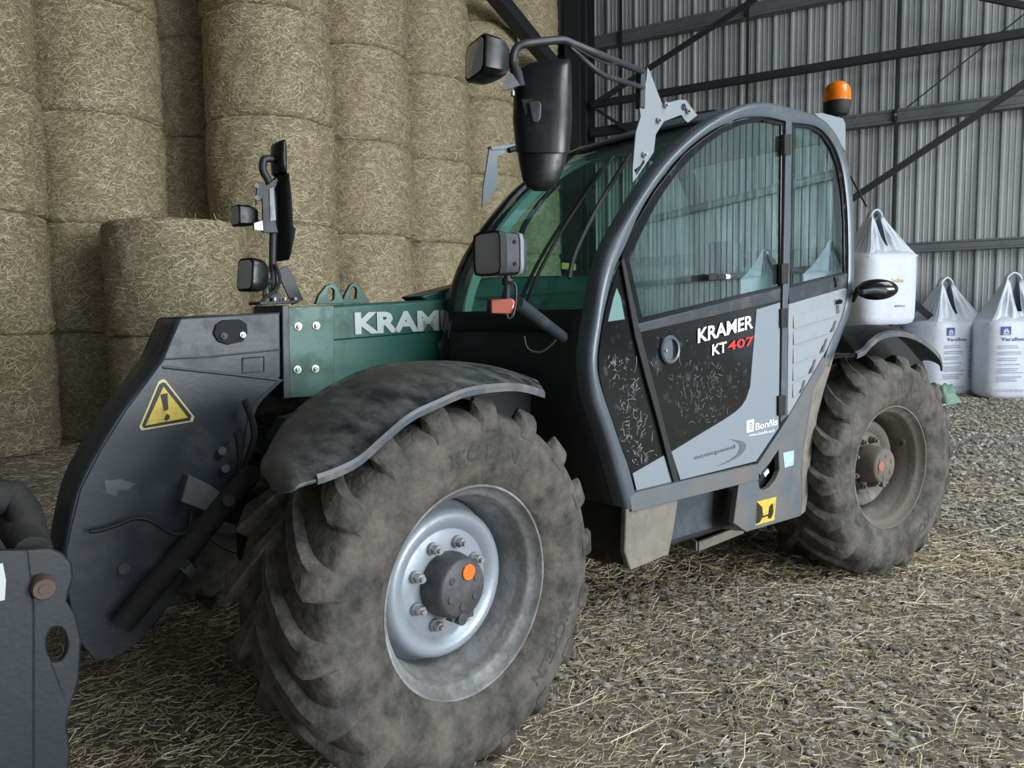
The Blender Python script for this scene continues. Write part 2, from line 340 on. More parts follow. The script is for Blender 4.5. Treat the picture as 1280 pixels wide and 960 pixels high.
tag(obj('ceiling', MB().plate([en(-12.3, -8, 9), en(26, -8, 9), en(26, 14, 9), en(-12.3, 14, 9)], (0, 0, .1), holes=[[en(5.5, -2, 9), en(11.5, -2, 9), en(11.5, 7, 9), en(5.5, 7, 9)]]), m_roof), kind='structure')  # roof hole is made up, cut to go with the added overhead fill
tag(obj('wall_back', MB().plate([en(-12.3, -8, -.1), en(-12.3, 14, -.1), en(-12.3, 14, 9), en(-12.3, -8, 9)], EX*-.1), m_conc), kind='structure')
wl = MB().plate([en(-12.3, -8, -.1), en(26, -8, -.1), en(26, -8, 9), en(-12.3, -8, 9)], NY*-.1, holes=[[en(8, -8, .1), en(20, -8, .1), en(20, -8, 6), en(8, -8, 6)]])
tag(obj('wall_left', wl, m_conc), kind='structure')
tag(obj('wall_front', MB().plate([en(26, -8, -.1), en(26, 14, -.1), en(26, 14, 9), en(26, -8, 9)], EX*.1, holes=[[en(26, -7.5, .1), en(26, 6.5, .1), en(26, 6.5, 6.8), en(26, -7.5, 6.8)]]), m_conc), kind='structure')

# ------------------------------------------------------------------ round bales
def bale_proto(seed, R=.815, H=1.33):
    rg = random.Random(seed); ph = [rg.uniform(0, 6.28) for _ in range(8)]
    def rad(a, z):
        t = abs(z/H-.5)*2; e = R*(1-.014*t**3)-(.05*max(0, (t-.90)/.10)**2)
        return e+.010*math.sin(2*a+ph[0]+z)+.008*math.sin(5*a+ph[1]-3*z)+.006*math.sin(9*a+ph[2]+6*z)+.004*math.sin(17*a+ph[3]-9*z)+.004*math.sin(z*26+ph[4]+math.sin(3*a))
    zs = [0.0, .012, .03, .06]+[.06+(H-.12)*i/22 for i in range(1, 22)]+[H-.06, H-.03, H-.012, H]
    NA = 72; rows = [[Vector((.0, .0, 0))+Vector((math.cos(2*PI*k/NA), math.sin(2*PI*k/NA), 0))*rr for k in range(NA)] for rr in (.02, .5)]
    rows += [[Vector((rad(2*PI*k/NA, z)*math.cos(2*PI*k/NA), rad(2*PI*k/NA, z)*math.sin(2*PI*k/NA), z)) for k in range(NA)] for z in zs]
    rows += [[Vector((math.cos(2*PI*k/NA), math.sin(2*PI*k/NA), 0))*rr+Vector((0, 0, H+rg.uniform(-.012, .0))) for k in range(NA)] for rr in (.5, .02)]
    body = MB().grid(rows, closed=True)
    st = MB()
    for i in range(9500):
        a = rg.uniform(0, 2*PI); z = rg.uniform(.01, H-.01); top = rg.random() < .06
        Ln = rg.uniform(.035, .13); th = rg.gauss(0, .75); w = rg.uniform(.0011, .0026); P = []
        if rg.random() < .15: th = rg.uniform(-1.5, 1.5)
        lift = rg.uniform(.002, .010); bend = rg.uniform(-.5, .5)
        for s in range(4):
            u = s/3-.5; aa = a+u*Ln*math.cos(th+bend*u)/R; zz = min(H+.005, max(.0, z+u*Ln*math.sin(th+bend*u)))
            r = rad(aa, min(max(zz, 0), H))+lift+(.012 if rg.random() < .06 else 0)
            P.append((Vector((math.cos(aa), math.sin(aa), 0)), r, zz))
        vs = []
        tz = math.cos(th)*w; ta = math.sin(th)*w
        for (d, r, zz) in P:
            tn = Vector((-d.y, d.x, 0)); vs += [d*r-tn*ta+Vector((0, 0, zz+tz)), d*r+tn*ta+Vector((0, 0, zz-tz))]
        st.add(vs, [(0, 1, 3, 2), (2, 3, 5, 4), (4, 5, 7, 6)], rg.random())
    for i in range(500):                                # loose straws at the top edge
        a = rg.uniform(0, 2*PI); r = R-rg.uniform(-.02, .25); p = Vector((r*math.cos(a), r*math.sin(a), H+rg.uniform(0, .01)))
        d = Vector((rg.gauss(0, 1), rg.gauss(0, 1), rg.gauss(0, .22))).normalized(); L_ = rg.uniform(.05, .16); sd = d.cross(Vector((0, 0, 1))).normalized()*.0022
        st.add([p-sd, p+sd, p+d*L_+sd, p+d*L_-sd], [(0, 1, 2, 3)], rg.random())
    return body, st
def make_bale(seed, R=.815, H=1.33):
    root = empty('straw_bale', (0, 0, 0)); b, s = bale_proto(seed, R, H)
    obj('bale_core', b, m_bale, root)
    o = obj('straw_strands', s, m_beige, root, rnd=True); o['kind'] = 'stuff'
    return root
protos = [make_bale(s) for s in (1, 2, 3)]; fproto = make_bale(9, .775, 1.285)
used = set()
def put(proto, loc, rz, label, group):
    o = proto if proto not in used else copy_tree(proto); used.add(proto)
    o.location = loc; o.rotation_euler = (0, 0, rz); tag(o, label, 'straw bale', group)
cols = [(-8.35, 2.45, 5, 'leftmost stack in view'), (-8.50, 4.14, 5, 'stack behind the short front stack'), (-8.55, 5.80, 5, 'recessed shadowy stack'),
        (-6.80, 5.56, 5, 'wide stack behind the lamp post'), (-6.80, 7.24, 5, 'stack above the green lifting lugs'),
        (-6.80, 8.92, 6, 'stack beside the upper work light'), (-6.80, 10.60, 6, 'stack behind the large black mirror'), (-6.80, 12.27, 6, 'stack beside the dark steel column')]
LV = ['bottom bale on the ground', 'second bale up', 'third bale up', 'fourth bale up', 'fifth bale up', 'sixth bale up']
rg = random.Random(4)
for ci, (e, n, k, desc) in enumerate(cols):
    for l in range(k):
        if ci == 7 and l == 9: continue
        p = en(e+rg.uniform(-.025, .025), n+rg.uniform(-.012, .012), l*1.331)
        if l == k-1 and ci in (6,): p = en(e-.12, n, l*1.331)
        put(protos[(ci+l) % 3], p, ALIGN+PI/2*rg.randrange(4), f'round straw bale, {LV[l]} in the {desc}', 'tall stacks of round straw bales')
for l in range(2):
    put(fproto, en(-6.72, 3.94, l*1.287), ALIGN+PI*l, ('lower bale of the short two-high straw stack in front', 'upper bale of the short two-high straw stack, its flat top showing')[l], 'short front stack of straw bales')

# ------------------------------------------------------------------ big bags
def make_bag(full=True, h=1.12):
    root = empty('big_bag', (0, 0, 0)); mb = MB(); NS = 64; rows = []
    def ring(z, hw, p, wob):
        out = []
        for k in range(NS):
            a = 2*PI*k/NS; c, s = math.cos(a), math.sin(a); r = hw/((abs(c)**p+abs(s)**p)**(1/p)); r *= 1+wob*math.sin(7*a+z*4)
            out.append(Vector((r*c, r*s, z)))
        return out
    for z, hw, p, w in ((0.0, .40, 4, .0), (.03, .455, 4.5, .003), (.10, .475, 4.5, .005), (.35, .49, 4, .006), (.7, .495, 4, .006), (h-.12, .495, 4, .008), (h-.03, .485, 4.5, .01), (h, .46, 5, .012), (h+.05, .36, 4, .05), (h+.10, .2, 3, .09), (h+.11, .02, 2, 0)):
        rows.append(ring(z, hw, p, w))
    mb.grid(rows, closed=True); obj('bag_body', mb, m_bag, root, ang=60)
    # gathered top: pleated sheets front and back running up to the lifting loops
    for sy in (-1, 1):
        mb = MB(); rows = []
        for i in range(15):
            v = i/14; row = []
            for k in range(41):
                u = k/40*2-1; sg = 1 if u >= 0 else -1
                # bottom edge: full width; top edge: two halves meeting at the loop, leaving a slit in the middle
                x0 = u*.435; x1 = sg*(.055+.035*abs(u)); x = x0*(1-v)**1.0+x1*v; slit = .012 if v > .35 else 0
                y = sy*(.425*(1-v)+.05*v)+(math.sin(u*23+sy)*.022+math.sin(u*9+v*3)*.03)*math.sin(PI*min(1, v*1.15))
                z = h-.04+(.60+.05*abs(u))*v-.05*math.sin(PI*v)
                row.append(Vector((x, y, z)))
            rows.append(row)
        left = [r[:20] for r in rows]; right = [r[21:] for r in rows]
        mb.grid(left); mb.grid(right)
        # lower apron joining both halves
        mb.grid([r[19:22] for r in rows[:6]])
        obj('gathered_fabric', mb, m_film, root, ang=75, thin=True, solid=.004)
    for sx in (-1, 1):                                   # side sheets
        mb = MB(); rows = []
        for i in range(15):
            v = i/14; row = []
            for k in range(17):
                u = k/16*2-1; row.append(Vector((sx*(.435*(1-v)+.09*v)+math.cos(u*19)*.012*math.sin(PI*v), u*(.425*(1-v)+.05*v), h-.04+.64*v-.05*math.sin(PI*v))))
            rows.append(row)
        mb.grid(rows); obj('gathered_fabric', mb, m_film, root, ang=75, thin=True, solid=.004)
    P = catmull([(-.10, 0, h+.56), (-.075, 0, h+.64), (0, 0, h+.69), (.075, 0, h+.64), (.10, 0, h+.56)], 6)
    mb = MB(); mb.grid([[p+Vector((0, y, 0)) for y in (-.055, 0, .055)] for p in P]); obj('lifting_loop', mb, m_film, root, solid=.02, thin=True)
    return root
def bag_print(root, h, brand='YaraBeta'):
    """front face is local -Y"""
    def L(x, z, y=-.4965): return Vector((x, y, z))
    p = obj('printed_front', MB().plate([L(-.30, h-.20), L(-.18, h-.20), L(-.18, h-.08), L(-.30, h-.08)], (0, .01, 0)), m_bluep, root); p['label'] = 'dark blue square logo with a pale boat mark'
    WM.setdefault(p, Matrix.Identity(4))
    mb = MB().plate([L(-.285, h-.175, -.4985), L(-.195, h-.175, -.4985), L(-.21, h-.19, -.4985), L(-.27, h-.19, -.4985)], (0, .001, 0))
    mb.plate([L(-.28, h-.16, -.4985), L(-.245, h-.16, -.4985), L(-.245, h-.10, -.4985)], (0, .001, 0)).plate([L(-.235, h-.16, -.4985), L(-.2, h-.16, -.4985), L(-.235, h-.10, -.4985)], (0, .001, 0))
    obj('logo_mark', mb, m_bag, p)
    text_on('lettering', brand, L(-.30, h-.285), L(.02, h-.285), L(-.30, h-.235), m_bluep, root, .02, off=(0, -.001, 0))
    mb = MB(); rg = random.Random(3)
    for cx in (-.32, .06):
        z = h-.36
        while z > .26:
            w = rg.uniform(.2, .33); mb.add([L(cx, z), L(cx+w, z), L(cx+w, z+.012), L(cx, z+.012)], [(0, 1, 2, 3)])
            z -= rg.choice((.028, .028, .028, .06))
    o = obj('printed_lines', mb, m_bagtxt, root, thin=True)
    text_on('lettering', '600 kg', L(.20, .19), L(.34, .19), L(.20, .225), m_bluep, root, .02, off=(0, -.001, 0))
    mb = MB()
    for k in range(6): mb.lathe([(.014, 0), (.022, 0)], L(-.32+k*.062, .13), (0, -1, 0), 10)
    mb.lathe([(.048, 0), (.056, 0)], L(.27, h-.15), (0, -1, 0), 24).add([L(.24, h-.17), L(.30, h-.14), L(.30, h-.13), L(.24, h-.16)], [(0, 1, 2, 3)])
    obj('printed_symbols', mb, m_bagtxt, root, thin=True)['kind'] = 'stuff'
bagA = make_bag(); bag_print(bagA, 1.12)
bagB = make_bag(h=1.05); 
def base_at(x, y): return atp(x, y, (0, 0, 1), 0)
def place_bag(b, p, rz, label, s=1.0, grp='white fertiliser big bags by the clad wall'):
    b.location = p; b.rotation_euler = (0, 0, rz); b.scale = (s, s, s); tag(b, label, 'bag', grp)
view = math.atan2(-FW.x, FW.y)
pL = base_at(1176, 494)+NY*.5; pR = base_at(1262, 499)+NY*.5
place_bag(bagA, pL, view+.12, 'white fertiliser big bag with gathered top, next to the rear tyre and green tarp', 1.08)
b2 = copy_tree(bagA); place_bag(b2, pR, view-.22, 'white fertiliser big bag cut by the right edge of the photo', 1.10)
# stacked pair behind the cab
pl = atp(1090, 410, FW, FW.dot(CAM)+13.1); pl.z = 0
text_on('lettering', 'YaraBeta', (-.1, -.4965, .62), (.12, -.4965, .62), (-.1, -.4965, .68), m_goldp, bagB, .02)
text_on('lettering', '600 kg', (-.02, -.4965, .25), (.16, -.4965, .25), (-.02, -.4965, .29), m_greyprint, bagB, .02)
place_bag(bagB, pl+Vector((0, 0, 1.19)), view+.25, 'white big bag stacked high behind the cab, above the rear fender', 1.10)
b4 = copy_tree(bagA); place_bag(b4, pl, view-.1, 'white big bag at floor level half hidden behind the rear fender', 1.0)
b4.scale = (1.05, 1.05, .93)
for ch in [x for x in C.objects if x.parent == b4 and x.name.startswith(('lifting', 'gathered'))]: bpy.data.objects.remove(ch)
for (e, z, lb_) in ((14.9, 0, 'lower white big bag of the stack mirrored in the door glass'), (14.9, 1.19, 'upper white big bag of the stack mirrored in the door glass'), (12.4, 0, 'lower white big bag of the stack mirrored in the rear side glass'), (12.4, 1.19, 'upper white big bag of the stack mirrored in the rear side glass')):
    b5 = copy_tree(bagB); place_bag(b5, en(e, 12.6, z), ALIGN, lb_, 1.08, 'stacked big bags further along the clad wall')
# crumpled tarp at the foot of the bag
tb = base_at(1180, 503); rg = random.Random(12); rows = []
for i in range(13):
    row = []
    for k in range(25):
        a = 2*PI*k/24; v = i/12; r = (.27-.15*v)*(1+.22*math.sin(3*a+1)+.14*math.sin(7*a+v*4)); row.append(tb+Vector((r*math.cos(a), r*math.sin(a)*.8, -.0+v*.26*(1+.12*math.sin(4*a))+.03*math.sin(9*a+v*9)*(1-v))))
    rows.append(row)
rows.append([tb+Vector((0, 0, .25))]*25)
tag(obj('tarp', MB().grid(rows), m_tarp, ang=80), 'crumpled green and white tarp on the floor behind the rear wheel', 'tarp')

# ------------------------------------------------------------------ pebbles and straw
def visible(p, mx=60):
    q = p-CAM; z = q.dot(FW)
    if z < .4: return None
    x = 640+FPX*q.dot(RT)/z; y = 480+FPX*q.dot(DN)/z
    return (x, y, z) if -mx < x < 1280+mx and 380 < y < 960+mx*2 else None
ico = bmesh.new(); bmesh.ops.create_icosphere(ico, subdivisions=2, radius=1); IV = [v.co.copy() for v in ico.verts]; IF = [tuple(v.index for v in f.verts) for f in ico.faces]; ico.free()
ico = bmesh.new(); bmesh.ops.create_icosphere(ico, subdivisions=1, radius=1); JV = [v.co.copy() for v in ico.verts]; JF = [tuple(v.index for v in f.verts) for f in ico.faces]; ico.free()
rg = random.Random(21)
m_pebs = [mat('pebble_'+n_, c, .75, bump=.2, bscale=120, var=.2) for n_, c in (('grey', (.30, .29, .27)), ('brown', (.25, .22, .175)), ('pale', (.50, .49, .47)), ('dark', (.15, .145, .135)))]
pm = []
for k in range(12):
    me = bpy.data.meshes.new('pebble'); ph = [rg.uniform(0, 6) for _ in range(3)]
    me.from_pydata([tuple(v*(1+.12*math.sin(3*v.x+ph[0])*math.sin(4*v.y+ph[1])+.08*math.sin(5*v.z+ph[2]))) for v in IV], [], IF)
    me.materials.append(m_pebs[k % 4]); me.polygons.foreach_set('use_smooth', [True]*len(IF)); pm.append(me)
cand = []
while len(cand) < 24000:
    x = rg.uniform(-1.2, 8); y = rg.uniform(-3.2, 5); p = Vector((x, y, 0)); q = visible(p, 10)
    if not q or y > 1.8+x*.45 or x < .75-y*.45: continue
    s = rg.lognormvariate(-4.75, .30)*(1.0 if rg.random() < .97 else 1.8)
    cand.append((s/q[2], p, s))
cand.sort(key=lambda c: -c[0])
for (_, p, s) in cand[:300]:
    o = bpy.data.objects.new('pebble', rg.choice(pm)); C.objects.link(o); o.parent = floor_o
    o.location = (p.x, p.y, gz(p.x, p.y)+s*.18); o.scale = (s, s*rg.uniform(.6, .9), s*rg.uniform(.4, .6)); o.rotation_euler = (0, 0, rg.uniform(0, 6.28))
gm = MB()
def scatter_peb(p, s, V, F):
    a = rg.uniform(0, 6.28); c, sn = math.cos(a), math.sin(a); b = s*rg.uniform(.55, .9); h = s*rg.uniform(.4, .65)
    z = gz(p.x, p.y)+h*.3
    gm.add([Vector((p.x+(v.x*s*c-v.y*b*sn), p.y+(v.x*s*sn+v.y*b*c), z+v.z*h)) for v in V], F, min(1, max(0, rg.gauss(.45, .25))))
for (_, p, s) in cand[300:]: scatter_peb(p, s, JV, JF)
k = 0
while k < 15000:
    x = rg.uniform(.5, 12.5); y = rg.uniform(-3, 8); p = Vector((x, y, 0)); q = visible(p, 10)
    if not q or (y > 3 and rg.random() < .4): continue
    scatter_peb(p, rg.uniform(.010, .024)*(1+.04*q[2]), JV, JF) if q[2] < 6 else scatter_peb(p, rg.uniform(.014, .034), JV, JF); k += 1
o = obj('gravel', gm, m_peb, floor_o, rnd=True); o['kind'] = 'stuff'; o['label'] = 'grey and brown gravel bedded in the floor'
sm = MB()
def dens(x, y, q):
    d = .5+.5*math.sin(x*1.7+.8*y)*math.sin(1.9*y-.7*x+1)
    # dense litter in front of the bales, beside the front wheel and under the machine
    if y > 4: return .9
    if .3 < x < 2.6 and y < 1.2: d += .8
    if x > 3.2: d -= .15
    if x < .4: d += .5
    return max(.12, d)
def strand(p, L_, w, a, c, tilt=.15):
    d = Vector((math.cos(a), math.sin(a), rg.gauss(0, tilt))).normalized(); sd = Vector((-math.sin(a), math.cos(a), 0))*w; bend = sd.normalized()*L_*rg.gauss(0, .07)
    z0 = gz(p.x, p.y)+abs(d.z)*L_*.5+rg.uniform(.003, .02); p = Vector((p.x, p.y, z0)); P = [p-d*L_/2, p+bend, p+d*L_/2]; up = Vector((0, 0, w*.9)); vs = []
    for t in P: vs += [t-sd, t+up, t+sd]
    sm.add(vs, [(0, 1, 4, 3), (1, 2, 5, 4), (3, 4, 7, 6), (4, 5, 8, 7)], c)
k = 0
while k < 100000:
    r = rg.random()
    if r < .62: x = rg.uniform(-1.3, 5.5); y = rg.uniform(-3, 4)
    else: x = rg.uniform(-3, 13); y = rg.uniform(-2.5, 10)
    p = Vector((x, y, 0)); q = visible(p, 40)
    if not q or rg.random() > dens(x, y, q): continue
    near = q[2] < 4.2
    L_ = min(.20, rg.lognormvariate(-3.25, .5)); w = rg.uniform(.0008, .0021)*(1 if near else 1.7)
    strand(p, L_*(1 if near else 1.5), w, rg.uniform(0, 6.28), min(1, max(0, rg.gauss(.5, .27)))); k += 1
for k in range(110):                                     # a few long stalks in front
    x = rg.uniform(.4, 3.4); y = rg.uniform(-1.6, .6); strand(Vector((x, y, .01)), rg.uniform(.12, .26), .0020, rg.uniform(0, 6.28), rg.uniform(.7, 1), .12)
o = tag(obj('loose_straw', sm, m_straw, rnd=True), 'loose straw litter spread over the gravel floor', 'straw', kind='stuff')

# ================================================================== TELEHANDLER
T = empty('telehandler', (1.4, 1.15, 0)); tag(T, 'green and grey telehandler parked facing left with muddy wheels and amber beacon', 'telehandler')

# ---------------- wheels
def make_wheel(silver):
    """origin at the outer flange centre, axis along Y (outside is -Y)"""
    tyre = MB(); R0 = .578
    sec = [(.332, .004), (.345, -.012), (.362, -.020), (.372, -.026), (.40, -.036), (.45, -.045), (.50, -.042), (.53, -.034), (.545, -.026), (.553, -.012), (.564, .008), (R0-.004, .04), (R0, .1), (R0+.002, .21), (R0, .32), (R0-.004, .38), (.56, .42), (.52, .455), (.45, .467), (.38, .45), (.335, .42)]
    tyre.lathe([(r, y) for r, y in sec], (0, 0, 0), (0, 1, 0), 96)
    NL = 18; half = PI/NL
    def P(a, r, y): return Vector((r*math.cos(a), y, r*math.sin(a)))
    for sd in (0, 1):
        for k in range(NL):
            a0 = 2*PI*k/NL+(half if sd else 0)
            secs = []
            # u: 0 at the centre of the tread, 1 at the shoulder, then down the sidewall
            for (u, y, rt, rb, w) in ((0, .232, .606, .572, .027), (.25, .185, .611, .572, .029), (.5, .13, .612, .572, .032), (.75, .075, .612, .572, .037), (.93, .028, .611, .566, .043), (1.0, .004, .606, .556, .045), (1.05, -.016, .590, .545, .043), (1.09, -.031, .568, .528, .038), (1.12, -.041, .545, .512, .030)):
                if sd: y = .425-y
                a = a0+.40*(min(u, 1)**.85)+(u-1 if u > 1 else 0)*.05
                secs.append((a, y, rt, rb, w))
            rows = []
            for (a, y, rt, rb, w) in secs:
                da = w/.6
                rows.append([P(a-da*1.25, rb, y), P(a-da, (rt*.85+rb*.15), y), P(a-da*.8, rt, y), P(a+da*.8, rt, y), P(a+da, (rt*.85+rb*.15), y), P(a+da*1.25, rb, y)])
            n0 = len(tyre.v); tyre.grid(rows); tyre.f += [tuple(n0+i for i in range(6))[::-1]]; tyre.c.append(.5)
            e = n0+(len(rows)-1)*6; tyre.f += [tuple(e+i for i in range(6))]; tyre.c.append(.5)
    t = obj('tyre', tyre, m_tyre, T, ang=33)
    me = t.data; t.location = (0, 0, 0); WM[t] = Matrix.Identity(4)
    c = Vector([(min(v[i] for v in tyre.v)+max(v[i] for v in tyre.v))/2 for i in range(3)])
    me.transform(Matrix.Translation(c))
    def sub(name, mb, mt, par=t, **kw):
        o = obj(name, mb, mt, par, **kw); return o
    rr = MB().lathe([(.336, .010), (.340, .002), (.338, -.006), (.331, -.006), (.326, .004), (.320, .020), (.306, .030), (.298, .040), (.296, .070), (.290, .080), (.283, .10), (.276, .115), (.270, .15), (.268, .30), (.33, .42)], (0, 0, 0), (0, 1, 0), 80)
    rim = sub('rim', rr, m_rimd if silver else m_rimmud)
    dc = [(.268, .19), (.255, .165), (.246, .135), (.240, .118), (.232, .107), (.222, .102), (.208, .103), (.193, .110), (.180, .120), (.176, .124), (.170, .121), (.120, .121), (.08, .121)]
    if not silver: dc = [(r, y+.035) for r, y in dc]
    dd = .119 if silver else .154
    sub('wheel_disc', MB().lathe(dc, (0, 0, 0), (0, 1, 0), 80), m_rim if silver else m_rimmud)
    hb = MB().lathe([(.104, dd), (.106, dd-.02), (.102, .07), (.098, .044), (.093, .036), (.086, .032), (.0, .032)], (0, 0, 0), (0, 1, 0), 48)
    for k in range(6):
        a = .4+k*PI/3; hb.cyl((.06*math.cos(a), .036, .06*math.sin(a)), (.06*math.cos(a), .028, .06*math.sin(a)), .012, 16)
    hb.cyl((-.01, .055, -.096), (-.01, .026, -.096), .020, 16); hb.bar((-.045, .055, -.084), (.05, .055, -.092), .03, .03)
    sub('hub', hb, m_hub if silver else m_hubmud, bevel=.003)
    cx, cz, cr = (.020, .050, .026) if silver else (-.045, .005, .026)
    sub('hub_plug', MB().cyl((cx, .036, cz), (cx, .025, cz), cr, 28), m_orange if silver else mat('worn_orange', (.45, .13, .05), .7, dirt=MUD, amt=.5, dscale=30), bevel=.002)
    for k in range(8):
        a = PI/8+k*PI/4; x, z = .136*math.cos(a), .136*math.sin(a)
        mb = MB().cyl((x, dd, z), (x, dd-.012, z), .021, 20).cyl((x, dd-.012, z), (x, dd-.034, z), .0165, 6).cyl((x, dd-.034, z), (x, dd-.046, z), .009, 10)
        sub('wheel_nut', mb, m_steel if silver else m_hubmud, ang=25)
    if not silver: sub('valve_boss', MB().lathe([(.03, 0), (.03, .015), (.018, .018), (.018, .006), (0, .006)], (.27, .11, .10), (-1, -.2, -.35), 20), m_rimmud)
    # raised lettering on the sidewall
    for a_c in ((-62,) if not silver else (-38, 85)):
        V, F = text_mesh('MICHELIN', .03); r0 = .445; hh = .046; wd = .30
        for grp in (0,):
            mb = MB(); vs = []
            for x, y in V:
                a = math.radians(a_c)-(x-.5)*wd/r0; r_ = r0+(y-.5)*hh; vs.append(P(a, r_, -.0466+5.2*(r_-.455)**2))
            mb.add(vs, [f for f in F]); o = sub('raised_lettering', mb, m_tyrel, thin=True)
    return t
FA = math.radians(6.72)
def place_wheel(w, x, y, rz):
    w.location = (x, y, .6); w.rotation_euler = (0, 0, rz)
wf = make_wheel(True); place_wheel(wf, 0, 0, FA)
wr = make_wheel(False); place_wheel(wr, 2.831, 0, -FA)
w3 = copy_tree(wf, T); w3.matrix_parent_inverse = WM[T].inverted(); place_wheel(w3, 0, 2.32, PI+FA)
w4 = copy_tree(wr, T); w4.matrix_parent_inverse = WM[T].inverted(); place_wheel(w4, 2.831, 2.32, PI-FA)

# ---------------- fenders
def fender(name, near, far, mt, drop, na, nb, d=(0, 0, 0), steer=0, nose=0):
    nv = Vector((-math.sin(steer), math.cos(steer), 0)); x0 = Vector(d)
    A = catmull([atp(x, y, nv, nv.dot(x0)+na) for x, y in near], 5); B = catmull([atp(x, y, nv, nv.dot(x0)+nb) for x, y in far], 5)
    n_ = min(len(A), len(B)); import_ = lambda L, t: L[min(len(L)-1, int(round(t*(len(L)-1))))]
    rows = []
    for i in range(41):
        a = import_(A, i/40); b = import_(B, i/40); row = [a+Vector((0, 0, -drop))]
        for k in range(9):
            t = k/8; p = a.lerp(b, t); p = p+Vector((0, 0, .022*math.sin(PI*t)**.6)); row.append(p)
        rows.append(row)
    if nose:
        r0 = rows[0]; dr = (rows[0][5]-rows[3][5]).normalized(); mid = (r0[0]+r0[-1])/2; ext = []
        for j in (4, 3, 2, 1):
            t = j/4.3; k_ = math.sqrt(1-t*t); ext.append([mid+(p-mid)*k_+dr*nose*t+Vector((0, 0, -.012*t)) for p in r0])
        rows = ext+rows
    return obj(name, MB().grid(rows), mt, T, solid=.008, ang=50)
near = [(374, 606), (413, 594), (448, 577), (479, 550), (513, 522), (548, 505), (582, 491), (620, 485), (651, 485), (680, 493)]
far = [(335, 566), (345, 545), (362, 522), (392, 496), (430, 474), (470, 459), (520, 453), (570, 454), (620, 462), (664, 477)]
ff = fender('front_fender', near, far, m_fender, .006, -.06, .42, steer=FA, nose=.055)
nv = Vector((-math.sin(FA), math.cos(FA), 0))
A = catmull([atp(x, y, nv, -.064) for x, y in near], 5)
obj('fender_lip', MB().grid([[p+Vector((0, 0, .014)), p+Vector((0, -.006, .004)), p+Vector((0, -.004, -.012)), p+Vector((0, .006, -.010)), p+Vector((0, .006, .010))] for p in A[3:]], closed=True), m_lipm, ff, ang=30)
nearR = [(1070, 443), (1080, 438), (1089, 428), (1103, 418.5), (1124, 415.5), (1145, 421), (1163, 433), (1174, 446), (1177, 459)]
farR = [(1040, 411), (1050, 408), (1060, 408), (1072, 408), (1085, 409), (1100, 411), (1118, 418), (1135, 432), (1152, 452)]
fender('rear_fender', nearR, farR, m_black, .01, -.02, .45, d=(2.83, 0, 0), steer=-FA)
fd = [atp(x, y, (0, 1, 0), .47) for x, y in farR]
obj('fender_skirt', MB().grid([[p+Vector((0, 0, .01)) for p in fd]+[fd[-1]+Vector((.1, 0, -.1))], [Vector((p.x, p.y, .9)) for p in fd]+[Vector((fd[-1].x+.12, fd[-1].y, .9))]]), m_blackmat, T, solid=.01, thin=True)
A = catmull([atp(x, y, Vector((math.sin(FA), math.cos(FA), 0)), Vector((math.sin(FA), math.cos(FA), 0)).dot(Vector((2.83, 0, 0)))-.025) for x, y in nearR], 5)
obj('fender_lip', MB().grid([[p+Vector((0, .01, .012)), p+Vector((0, -.008, .004)), p+Vector((0, -.006, -.022)), p+Vector((0, .006, -.020))] for p in A], closed=True), m_lipm, [x for x in C.objects if x.name == 'rear_fender'][0], ang=30)

# ---------------- cab frame (left arch)
YS, YR = .15, 1.16
Bp = [(785, 636), (781, 620), (773, 592), (762.5, 556), (752, 524), (744, 500), (739, 468), (739, 440), (744.7, 401), (750, 364), (757.5, 332), (768, 304), (781, 279), (802, 244), (828, 208), (853.7, 180.6), (883.7, 156), (913.7, 139), (940, 130), (965, 129), (993, 136), (1020, 144), (1036, 155), (1050, 175), (1060, 203), (1065.5, 235), (1068, 275), (1068.5, 345), (1064, 385), (1056, 410), (1045, 440), (1038, 462)]
Ap = [(797, 640), (794.4, 616), (786, 583), (777.5, 560), (765, 523), (755, 494), (748.4, 468), (747.5, 445), (752, 410.6), (757, 384), (769, 335.6), (782, 308), (800, 266), (820, 233), (839, 208), (866, 181), (892, 162), (921, 148.8), (940, 145), (962, 146), (990, 152.5), (1016, 156), (1031, 164.5), (1044, 182.5), (1053, 207), (1058, 237), (1061, 278), (1061.5, 345), (1058, 380), (1050, 405), (1038.8, 429), (1030, 455)]
BL = catmull(pts(Bp, YS), 5); AL = catmull(pts(Ap, YS), 5)
def arch_mesh(sh=0, mir=False):
    mb = MB(); rows = []
    for b, a in zip(BL, AL):
        w = .075; o = (b-a); o.y = 0; o.normalize(); s = -1 if mir else 1
        y0 = YR+.01 if mir else YS
        f = lambda p, y: Vector((p.x, y0+s*y, p.z))
        rows.append([f(a, .022), f(a, .004), f(a.lerp(b, .3), -.004), f(a.lerp(b, .7), -.004), f(b, .004), f(b+o*.006, .016), f(b+o*.008, w*.6), f(b+o*.006, w), f(a, w)])
    mb.grid(rows, closed=True); return mb
obj('cab_arch', arch_mesh(), m_arch, T, ang=50)
o = obj('cab_arch', arch_mesh(mir=True), m_gloss, T, ang=50); o['label'] = 'black right-hand cab arch'

